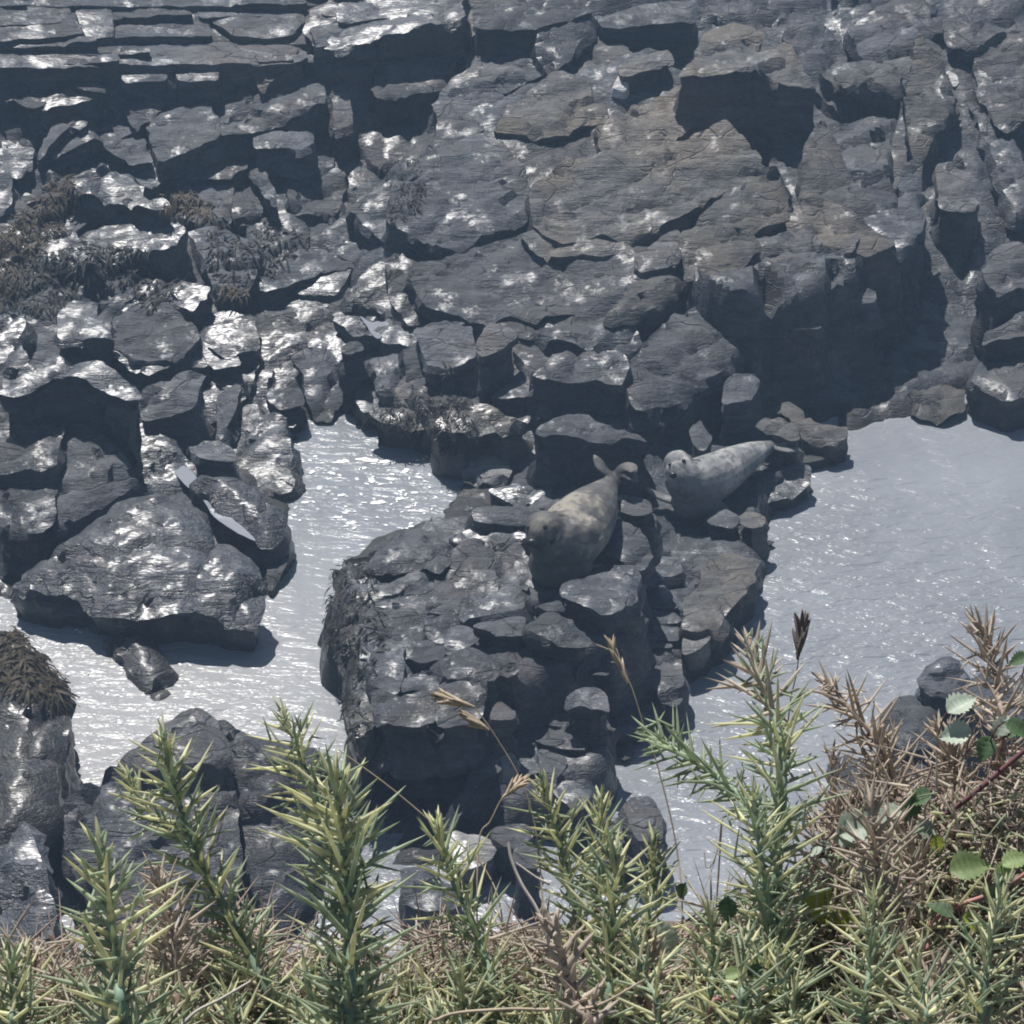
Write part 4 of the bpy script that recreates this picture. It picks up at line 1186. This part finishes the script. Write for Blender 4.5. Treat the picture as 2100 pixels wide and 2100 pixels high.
def spine_mesh(k, mat):
    vs, fs = SPV[k]
    me = bpy.data.meshes.new('spine')
    me.from_pydata(vs.tolist(), [], fs)
    me.polygons.foreach_set('use_smooth', [True] * len(me.polygons))
    me.materials.append(M[mat])
    return me
SPM = {m_: [spine_mesh(k, m_) for k in range(3)] for m_ in ('spine', 'spine_in', 'dry')}
def spine_mat4(p, d, ln, rad, roll):
    d = d / np.linalg.norm(d)
    t, s, u = frame(d)
    c, sn = math.cos(roll), math.sin(roll)
    a, b = s * c + u * sn, u * c - s * sn
    m = np.eye(4)
    m[:3, 0], m[:3, 1], m[:3, 2], m[:3, 3] = a * rad * 2, b * rad * 2, d * ln, p
    return m
def add_spine(vs, fs, m, k):
    a, f = SPV[k]
    o0 = len(vs)
    w = a @ m[:3, :3].T + m[:3, 3]
    vs.extend(w.tolist())
    fs.extend([tuple(i + o0 for i in q) for q in f])
def sprig(pix, label, group=None, dry=0.0, single=True, dens=1.0, slen=.026, cat='gorse', thick=1.0, tipmat='spine', root=True):
    """pix: (u, v, r) from tip to base. dry: share of the sprig from the tip that is dry (1 = all dry)"""
    pts = [at_r(*p) for p in pix]
    if root:
        e = pts[-1]
        g = np.array([e[0] * .98, e[1] + .02, ZB - .02])
        pts.append(e * .5 + g * .5 + np.array([0, -.01, 0])); pts.append(g)
    path = cat_rom(pts, 10)
    seg = np.linalg.norm(np.diff(path, axis=0), axis=1)
    cum = np.concatenate([[0], np.cumsum(seg)])
    tot = cum[-1]
    vis = np.linalg.norm(np.diff(np.array([at_r(*p) for p in pix]), axis=0), axis=1).sum()
    loc = path[-1]
    ob = empty('gorse_sprig', loc, label, cat, group)
    alldry = dry >= 1
    r0 = .0032 * thick
    mesh_obj('stem', *tube(path, .0009 + (r0 - .0009) * np.clip(cum / .12, 0, 1)), M['dry_stem' if alldry else 'stem'], ob, loc)
    sv, sf = [], []          # small inner spines
    jv, jf = {}, {}
    step = .0021 / dens
    s, k = .001, random.randint(0, 50)
    lim = min(tot, vis + .03)
    count = 0
    while s < lim:
        i = min(len(seg) - 1, int(np.searchsorted(cum, s, 'right') - 1))
        p = path[i] + (path[i + 1] - path[i]) * ((s - cum[i]) / seg[i])
        t, a, b = frame(path[i] - path[i + 1])
        th = k * 2.39996 + random.uniform(-.4, .4)
        rad = a * math.cos(th) + b * math.sin(th)
        g = min(1, s / .03)
        al = math.radians(18 + 40 * g + random.uniform(-14, 14))
        d = t * math.cos(al) + rad * math.sin(al)
        ln = slen * (.6 + .8 * g) * random.uniform(.6, 1.25)
        isdry = alldry or (dry > 0 and s < dry * vis)
        m4 = spine_mat4(p, d, ln, random.uniform(.0011, .0017) * thick, random.uniform(0, 6.28))
        mk = 'dry' if isdry else (tipmat if random.random() < (.78 - .48 * min(1, s / .12)) else 'spine_in')
        if single and count < 290:
            o = bpy.data.objects.new('spine', SPM[mk][k % 3])
            C.objects.link(o)
            o.parent = ob
            mm = Matrix(m4.tolist()); mm.translation -= Vector(loc)
            o.matrix_local = mm
            count += 1
        else:
            add_spine(jv.setdefault(mk, []), jf.setdefault(mk, []), m4, k % 3)
        for _ in range(2):                                   # side spinelets on the lower half
            q = p + d * ln * random.uniform(.1, .5)
            e = d * .6 + np.array([random.gauss(0, .6), random.gauss(0, .6), random.gauss(.2, .6)])
            add_spine(sv, sf, spine_mat4(q, e, ln * random.uniform(.3, .55), .0009 * thick, 0), k % 3)
        s += step * random.uniform(.7, 1.3)
        k += 1
    if sv: tag(mesh_obj('small_spines', sv, sf, M['dry' if alldry else 'spine_in'], ob, loc), kind='stuff')
    for mk in jv: tag(mesh_obj('spines', jv[mk], jf[mk], M[mk], ob, loc), kind='stuff')
    return ob
sprig([(582,1468,1.95),(620,1560,1.94),(670,1680,1.93),(700,1800,1.92)], 'green gorse sprig leaning left behind the thickest sprig', root=True)
sprig([(690,1592,1.72),(700,1700,1.72),(715,1850,1.72),(722,2130,1.72)], 'thickest bright green gorse sprig, tall and upright left of centre', dens=1.15, slen=.034, thick=1.35)
sprig([(335,1520,1.85),(360,1620,1.85),(405,1760,1.85),(480,1900,1.85),(570,2120,1.85)], 'green gorse sprig bending right in front of the peaked boulder', dens=1.1, slen=.028, thick=1.1)
sprig([(262,1590,1.9),(285,1640,1.9),(340,1700,1.88)], 'short side shoot left of the bending gorse sprig', slen=.02, root=False)
sprig([(205,1735,1.7),(222,1850,1.7),(240,1990,1.7),(255,2130,1.7)], 'upright gorse sprig at lower left with dark bare stem', dens=.8, slen=.032, thick=1.4)
sprig([(895,1690,1.86),(925,1800,1.86),(980,1920,1.86),(1020,2120,1.86)], 'gorse sprig leaning left just right of the thickest one', slen=.026)
sprig([(1112,1610,1.95),(1140,1700,1.95),(1165,1800,1.95),(1190,1950,1.95)], 'gorse sprig below the curved dry seed head', slen=.024)
sprig([(1262,1745,1.8),(1258,1850,1.8),(1250,1960,1.8),(1245,2130,1.8)], 'straight upright gorse sprig in the bottom centre', dens=1.1, slen=.028, thick=1.2)
sprig([(1232,1640,1.98),(1235,1730,1.98),(1225,1850,1.98)], 'slim gorse sprig behind the straight centre sprig', slen=.022)
sprig([(1342,1720,1.92),(1340,1810,1.92),(1325,1950,1.92)], 'narrow gorse sprig right of the straight centre sprig', slen=.022)
sprig([(1535,1318,1.9),(1570,1420,1.88),(1600,1520,1.85),(1600,1680,1.83),(1588,1850,1.82),(1590,2120,1.8)], 'tallest gorse sprig with brown dry tip, right of centre', dry=.24, dens=1.05, slen=.028, thick=1.2)
sprig([(1322,1500,1.92),(1390,1540,1.9),(1480,1600,1.88),(1570,1680,1.86)], 'gorse side branch reaching left over the pool', slen=.022, tipmat='spine_in', root=False)
sprig([(1545,1640,1.8),(1560,1760,1.8),(1580,1900,1.8),(1600,2120,1.8)], 'leafy gorse sprig growing in front of the tallest one', slen=.028)
sprig([(1690,1395,1.98),(1740,1450,1.96),(1790,1510,1.95),(1830,1590,1.94),(1850,1760,1.93)], 'dry brown gorse branch arching before the right pool rocks', dry=1, slen=.024)
sprig([(2010,1280,1.95),(2030,1330,1.95),(2045,1420,1.94),(2050,1560,1.93)], 'dry curly gorse top at the upper right of the thicket', dry=1, slen=.026, dens=1.0)
sprig([(1785,1640,1.8),(1795,1740,1.8),(1810,1850,1.8),(1850,2050,1.8)], 'straw brown upright gorse sprig in the right thicket', dry=1, slen=.028, dens=1.1, thick=1.1)
sprig([(318,1790,1.82),(350,1880,1.82),(360,2000,1.82),(370,2120,1.82)], 'rusty dead gorse sprig between the two left green sprigs', dry=1, slen=.024, dens=1.1)
sprig([(1120,1880,1.75),(1150,1950,1.75),(1185,2060,1.75),(1210,2160,1.75)], 'thick dead brown gorse stem below the pale twig', dry=1, slen=.017, dens=.8, thick=1.9)
sprig([(1950,1500,1.95),(1960,1600,1.95),(1950,1750,1.94)], 'dry gorse sprig left of the maroon bramble cane', dry=1, slen=.024)
sprig([(1870,1720,1.86),(1880,1840,1.86),(1900,2000,1.86)], 'dry gorse sprig beside the red bramble stem', dry=1, slen=.026)
sprig([(1790,1850,1.76),(1785,1950,1.76),(1770,2110,1.76)], 'green gorse sprig low in the right thicket', dens=1.1, slen=.03)
sprig([(1458,1880,1.8),(1462,1980,1.8),(1450,2110,1.8)], 'green gorse sprig left of the foot of the tallest one', dens=1.1, slen=.028)
sprig([(2060,1830,1.75),(2030,1950,1.75),(2010,2110,1.75)], 'green gorse sprig at the lower right edge', dens=1.1, slen=.03)
sprig([(1880,1980,1.7),(1890,2060,1.7),(1895,2150,1.7)], 'bright green gorse tip at the bottom right', slen=.03)
sprig([(20,1960,1.8),(25,2060,1.8),(30,2150,1.8)], 'green gorse sprig cut by the lower left corner', slen=.028)
# low sprigs that fill the thicket
fill = []
for i in range(52):
    u = random.uniform(-40, 2140)
    top = 1960 if u < 1300 else 1900
    v = random.uniform(top, 2090)
    fill.append((u, v))
for i, (u, v) in enumerate(fill):
    r = random.uniform(1.74, 1.95)
    du = random.uniform(-50, 50)
    lean = random.random()
    dryk = 1 if random.random() < (.28 if u < 1500 else .36) else 0
    lab = 'low dry brown gorse sprig in the thicket along the bottom' if dryk else 'low green gorse sprig in the thicket along the bottom'
    sprig([(u, v, r), (u + du * .5, v + 80, r), (u + du, v + 190, r)], lab, 'low dry sprigs of the bottom thicket' if dryk else 'low green sprigs of the bottom thicket', dry=dryk, single=False, dens=.8, slen=.026)
for i in range(16):
    u = random.uniform(1680, 2120)
    v = random.uniform(1480, 1850)
    du = random.uniform(-60, 60)
    r = random.uniform(1.9, 2.02)
    sprig([(u, v, r), (u + du * .5, v + 70, r), (u + du, v + 180, r)], 'tangled dry gorse shoot in the right hand thicket', 'dry shoots of the right thicket', dry=1, single=False, dens=.8, slen=.022)

# litter of dead spines and twigs under and between the sprigs
def litter(name, n, mat, label, vtop, rr, lens, rad):
    vs, fs = [], []
    for _ in range(n):
        u = random.uniform(-60, 2160)
        v = random.uniform(vtop(u), 2180)
        if random.random() > .25 + .75 * min(1, (v - vtop(u)) / 130): continue
        p = at_r(u, v, random.uniform(*rr))
        d = np.array([random.gauss(0, 1), random.gauss(0, 1), random.gauss(0, .7)])
        add_spine(vs, fs, spine_mat4(p, d, random.uniform(*lens), rad * random.uniform(.6, 1.2), random.uniform(0, 6)), random.randint(0, 2))
    tag(mesh_obj(name, vs, fs, M[mat], None, np.mean(vs, 0)), label, 'undergrowth', kind='stuff')
def vt(u): return 1915 + 30 * math.sin(u * .011) + 22 * math.sin(u * .031 + 2) - 330 * max(0, min(1, (u - 1560) / 250)) - 40 * max(0, min(1, (u - 1200) / 250))
litter('dry_gorse_litter', 9000, 'litter', 'tangle of dead tan gorse spines under the sprigs', vt, (1.86, 2.06), (.012, .045), .0011)
litter('brown_gorse_litter', 5000, 'dry_stem', 'dark brown dead twigs in the gorse tangle', vt, (1.88, 2.08), (.015, .06), .0009)
litter('green_gorse_undergrowth', 6000, 'spine_in', 'dull green gorse spines low in the thicket', lambda u: vt(u) + 50, (1.84, 2.04), (.012, .03), .001)
litter('pale_gorse_undergrowth', 3000, 'spine', 'yellow green gorse spines low in the thicket', lambda u: vt(u) + 90, (1.82, 2.0), (.012, .032), .0011)

# ------------------------------------------------------------------ twigs, grass stalks, bramble
def px3(tile, pts, r): return [(*px(tile, [p])[0], r) for p in pts]
def curve_obj(name, tile, pts, r, rad, mat, parent, loc, taper=.4, root=False, n=8):
    q = [at_r(*p) for p in px3(tile, pts, r)]
    if root:
        e = q[-1]
        q += [np.array([e[0], e[1] + .02, (e[2] + ZB) / 2]), np.array([e[0], e[1] + .02, ZB - .02])]
    path = cat_rom(q, n)
    rr = np.linspace(rad * taper, rad, len(path))
    return mesh_obj(name, *tube(path, rr, 6), M[mat], parent, loc)
def seed_head(tile, a, b, r, rad, mat, parent, loc, n=26):
    pa, pb = at_r(*px3(tile, [a], r)[0]), at_r(*px3(tile, [b], r)[0])
    vs, fs = [], []
    ax = pb - pa
    ln = np.linalg.norm(ax)
    for k in range(n):
        f = k / n
        p = pa + ax * f
        w = math.sin(math.pi * min(1, .12 + f * .86))
        d = -ax / ln + .2 * np.array([random.gauss(0, 1), random.gauss(0, 1), random.gauss(0, .6)])
        add_spine(vs, fs, spine_mat4(p, d, .008 + rad * 2 * w, rad * .55 * w + .0005, random.uniform(0, 6)), k % 3)
    return mesh_obj('seed_head', vs, fs, M[mat], parent, loc)
def grass(label, tile, stalk, head, r, hm, hr=.003, sm='straw'):
    e = at_r(*px3(tile, [stalk[-1]], r)[0])
    loc = np.array([e[0], e[1] + .02, ZB])
    o = empty('grass_stalk', loc, label, 'grass')
    st_ = curve_obj('stalk', tile, stalk, r, .0007, sm, o, loc, .6, True)
    for a, b in head: seed_head(tile, a, b, r, hr, hm, o, loc).parent = st_
    return o
grass('tan grass seed head on a thin stalk over the seal ledge front', 'H', [(750,130),(870,300),(1000,520),(1080,740),(1120,1000),(1150,1500)], [((580,85),(760,140)), ((730,205),(840,270))], 2.0, 'straw', .0034)
grass('upright dark grass seed head standing over the right pool', 'I', [(548,150),(530,300),(500,440),(480,700),(470,1100)], [((555,70),(535,240))], 1.98, 'seedhead', .0042, 'seedhead')
grass('drooping tan grass head in front of the ledge right side', 'V', [(1480,690),(1570,740),(1660,900),(1740,1150),(1800,1320),(1900,1750),(1930,2200)], [((1560,700),(1650,900))], 2.0, 'straw', .0026)
grass('curved hooked grass head at the centre front', 'V', [(1240,1420),(1150,1400),(1010,1470),(930,1610),(870,1720),(860,2200)], [((1080,1420),(990,1490))], 1.99, 'straw', .0026)
grass('straight bare grass stalk slanting across the black overhang', 'V', [(140,1240),(400,1430),(650,1640),(900,1860),(1000,2200)], [], 2.0, 'straw')
def twig(label, tile, main, subs, r, rad, mat='twig', name='dead_twig'):
    e = at_r(*px3(tile, [main[-1]], r)[0])
    loc = np.array([e[0], e[1] + .02, ZB])
    o = empty(name, loc, label, 'twig')
    curve_obj('stem', tile, main, r, rad, mat, o, loc, .5, True)
    for s_ in subs: curve_obj('side_twig', tile, s_, r, rad * .6, mat, o, loc, .4)
twig('bleached pale twig pointing up at bottom centre', 'H', [(945,900),(965,1010),(1020,1140),(1110,1290),(1180,1480),(1280,1800)], [[(990,1020),(1100,1100),(1180,1140)], [(1040,1440),(1130,1480),(1180,1500)]], 1.78, .0018)
twig('long bare straw coloured twig lying low at the bottom centre', 'H', [(1720,1680),(1440,1830),(1200,1850),(900,1850),(560,1900),(500,2100)], [[(980,1790),(1040,1780),(1100,1840)]], 1.74, .0014, 'straw')
twig('grey curved twig slanting up at the lower left', 'G', [(1420,1690),(1250,1790),(1100,1870),(1000,1990),(960,2150)], [], 1.74, .0016)
twig('thin bare twigs reaching up beside the tall gorse over water', 'I', [(100,1130),(110,1200),(140,1180),(170,1090),(180,1030)], [[(90,1330),(140,1200),(175,1050)], [(270,1200),(200,1300)]], 1.98, .0008)

def leaf_geo():
    n = 15
    vs, fs = [], []
    for i in range(n + 1):
        f = i / n
        w = .34 * math.sin(math.pi * f ** .72) ** .95 * (1 + (.16 if i % 2 else -.12)) if 0 < i < n else .0
        y = f + (.03 if i % 2 else 0)
        z = -.12 * f * f
        vs += [(-w, y, z + .42 * w), (-w * .5, f, z + .26 * w + (.012 if i % 3 else -.01)), (0, f, z - .02), (w * .5, f, z + .26 * w + (.012 if i % 3 else -.01)), (w, y, z + .42 * w)]
    for i in range(n):
        for k in range(4):
            a = i * 5 + k
            fs.append((a, a + 1, a + 6, a + 5))
    return np.array(vs), fs
LV, LF = leaf_geo()
LM = {}
for mk in ('leaf', 'leaf_dark', 'leaf_pale', 'leaf_yellow'):
    me = bpy.data.meshes.new('leaf')
    me.from_pydata(LV.tolist(), [], LF)
    me.polygons.foreach_set('use_smooth', [True] * len(me.polygons))
    me.materials.append(M[mk])
    LM[mk] = me
def bramble(label, tile, canes, leaves, r):
    first = canes[0][0][-1]
    e = at_r(*px3(tile, [first], r)[0])
    loc = np.array([e[0], e[1], ZB])
    o = empty('bramble', loc, label, 'bramble')
    for pts, rad, mat in canes: curve_obj('cane', tile, pts, r, rad, mat, o, loc, .8, True)
    for (x, y, ax, ln, mk) in leaves:                      # centre, angle in the picture, length in tile pixels, kind
        c = np.array(at_r(*px3(tile, [(x, y)], r - .02)[0]))
        L_ = .85 * ln / TILE[tile][2] / 2100 * .3527 * r
        a = math.radians(ax)
        right = np.array([1, 0, 0]); upv = np.array([0, SR, CR]); fw = np.array([0, CR, -SR])
        d = right * math.cos(a) + upv * math.sin(a) + fw * random.uniform(-.3, .3)
        d /= np.linalg.norm(d)
        nrm = -fw * .55 + np.array([0, 0, .8]) + np.array([random.gauss(0, .25), random.gauss(0, .25), 0])
        nrm -= d * (nrm @ d); nrm /= np.linalg.norm(nrm)
        s = np.cross(d, nrm)
        m = np.eye(4)
        m[:3, 0], m[:3, 1], m[:3, 2], m[:3, 3] = s * L_ * 1.05, d * L_, nrm * L_, c - d * L_ * .5
        lo = bpy.data.objects.new('leaf', LM[mk])
        C.objects.link(lo); lo.parent = o
        mm = Matrix(m.tolist()); mm.translation -= Vector(loc)
        lo.matrix_local = mm
        q = c - d * L_ * .5
        g = q + np.array([random.uniform(-.01, .01), .03, -.04])
        sk = mesh_obj('leaf_stalk', *tube(cat_rom([q, (q + g) / 2 + np.array([0, 0, .004]), g], 4), np.full(9, .0006), 5), M['maroon'], o, loc)
        sk.parent = lo
        sk.matrix_parent_inverse = mm.inverted()
    return o
bramble('bramble with maroon cane and serrated leaves at right edge', 'I', [([(1640,620),(1520,720),(1330,880),(1165,1010),(1080,1200),(1050,1500)], .0022, 'maroon')],
    [(1300,440,30,190,'leaf_pale'),(1270,580,190,190,'leaf_pale'),(1410,650,250,150,'leaf_dark'),(1490,540,60,140,'leaf_pale'),(1565,235,200,120,'leaf_dark'),(1540,560,40,130,'leaf_dark'),(1100,880,200,160,'leaf_dark'),(1060,930,250,160,'leaf_dark'),(1140,1030,330,150,'leaf_pale'),(1185,1095,280,110,'leaf_yellow')], 1.88)
bramble('bramble with bright red stem and mixed leaves in the right thicket', 'I', [([(1640,1200),(1540,1270),(1400,1340),(1260,1390),(1150,1480),(1120,1800)], .0019, 'red')],
    [(1340,1200,10,240,'leaf'),(1560,1170,20,180,'leaf'),(1200,1400,150,160,'leaf_dark'),(1460,1320,60,150,'leaf_dark'),(1350,1460,320,140,'leaf_yellow'),(1560,560,330,160,'leaf_dark'),(1500,1210,80,130,'leaf')], 1.84)
bramble('bramble with pale green leaves behind the straw brown sprig', 'I', [([(950,940),(880,1010),(760,1080),(640,1150),(600,1300),(600,1700)], .0016, 'maroon')],
    [(950,965,200,190,'leaf_pale'),(820,1010,20,250,'leaf_pale'),(640,1120,200,150,'leaf_pale'),(760,1070,330,150,'leaf_pale'),(660,1395,335,260,'leaf_yellow'),(770,1450,300,170,'leaf_yellow')], 1.9)
bramble('bramble leaves low between the centre gorse sprigs', 'H', [([(1850,1420),(1800,1560),(1740,1700),(1720,1932)], .0014, 'red')],
    [(1830,1430,110,230,'leaf_pale'),(1890,1560,60,160,'leaf_pale'),(1740,1650,200,190,'leaf_dark'),(1890,1700,240,160,'leaf_dark'),(560,1740,20,190,'leaf'),(470,1790,160,140,'leaf'),(1930,1180,250,120,'leaf_dark')], 1.9)
bramble('red bramble runner lying low in the bottom right thicket', 'I', [([(400,1770),(300,1790),(200,1830),(120,1932)], .0016, 'red')],
    [(210,1400,270,150,'leaf_dark'),(330,1690,200,120,'leaf_dark'),(240,1700,20,110,'leaf')], 1.78)

# ------------------------------------------------------------------ sea air
def haze():
    bm = bmesh.new()
    bmesh.ops.create_cube(bm, size=1)
    vs = np.array([tuple(v.co) for v in bm.verts]) * np.array([130, 125, 22.5]) + np.array([0, 15, 11.25 - 3.2])
    fs = [tuple(v.index for v in f.verts) for f in bm.faces]
    bm.free()
    m, t = new_mat('sea_air')
    out = N(t, 'ShaderNodeOutputMaterial')
    pv = N(t, 'ShaderNodeVolumePrincipled')
    pv.inputs['Color'].default_value = (.48, .70, 1.0, 1)
    pv.inputs['Density'].default_value = HAZE
    pv.inputs['Anisotropy'].default_value = .25
    t.links.new(pv.outputs[0], out.inputs['Volume'])
    o = mesh_obj('haze', vs, fs, m, None, smooth=False)
    tag(o, 'thin bluish sea haze over the whole cove', 'haze', kind='stuff')
HAZE = .0034
haze()
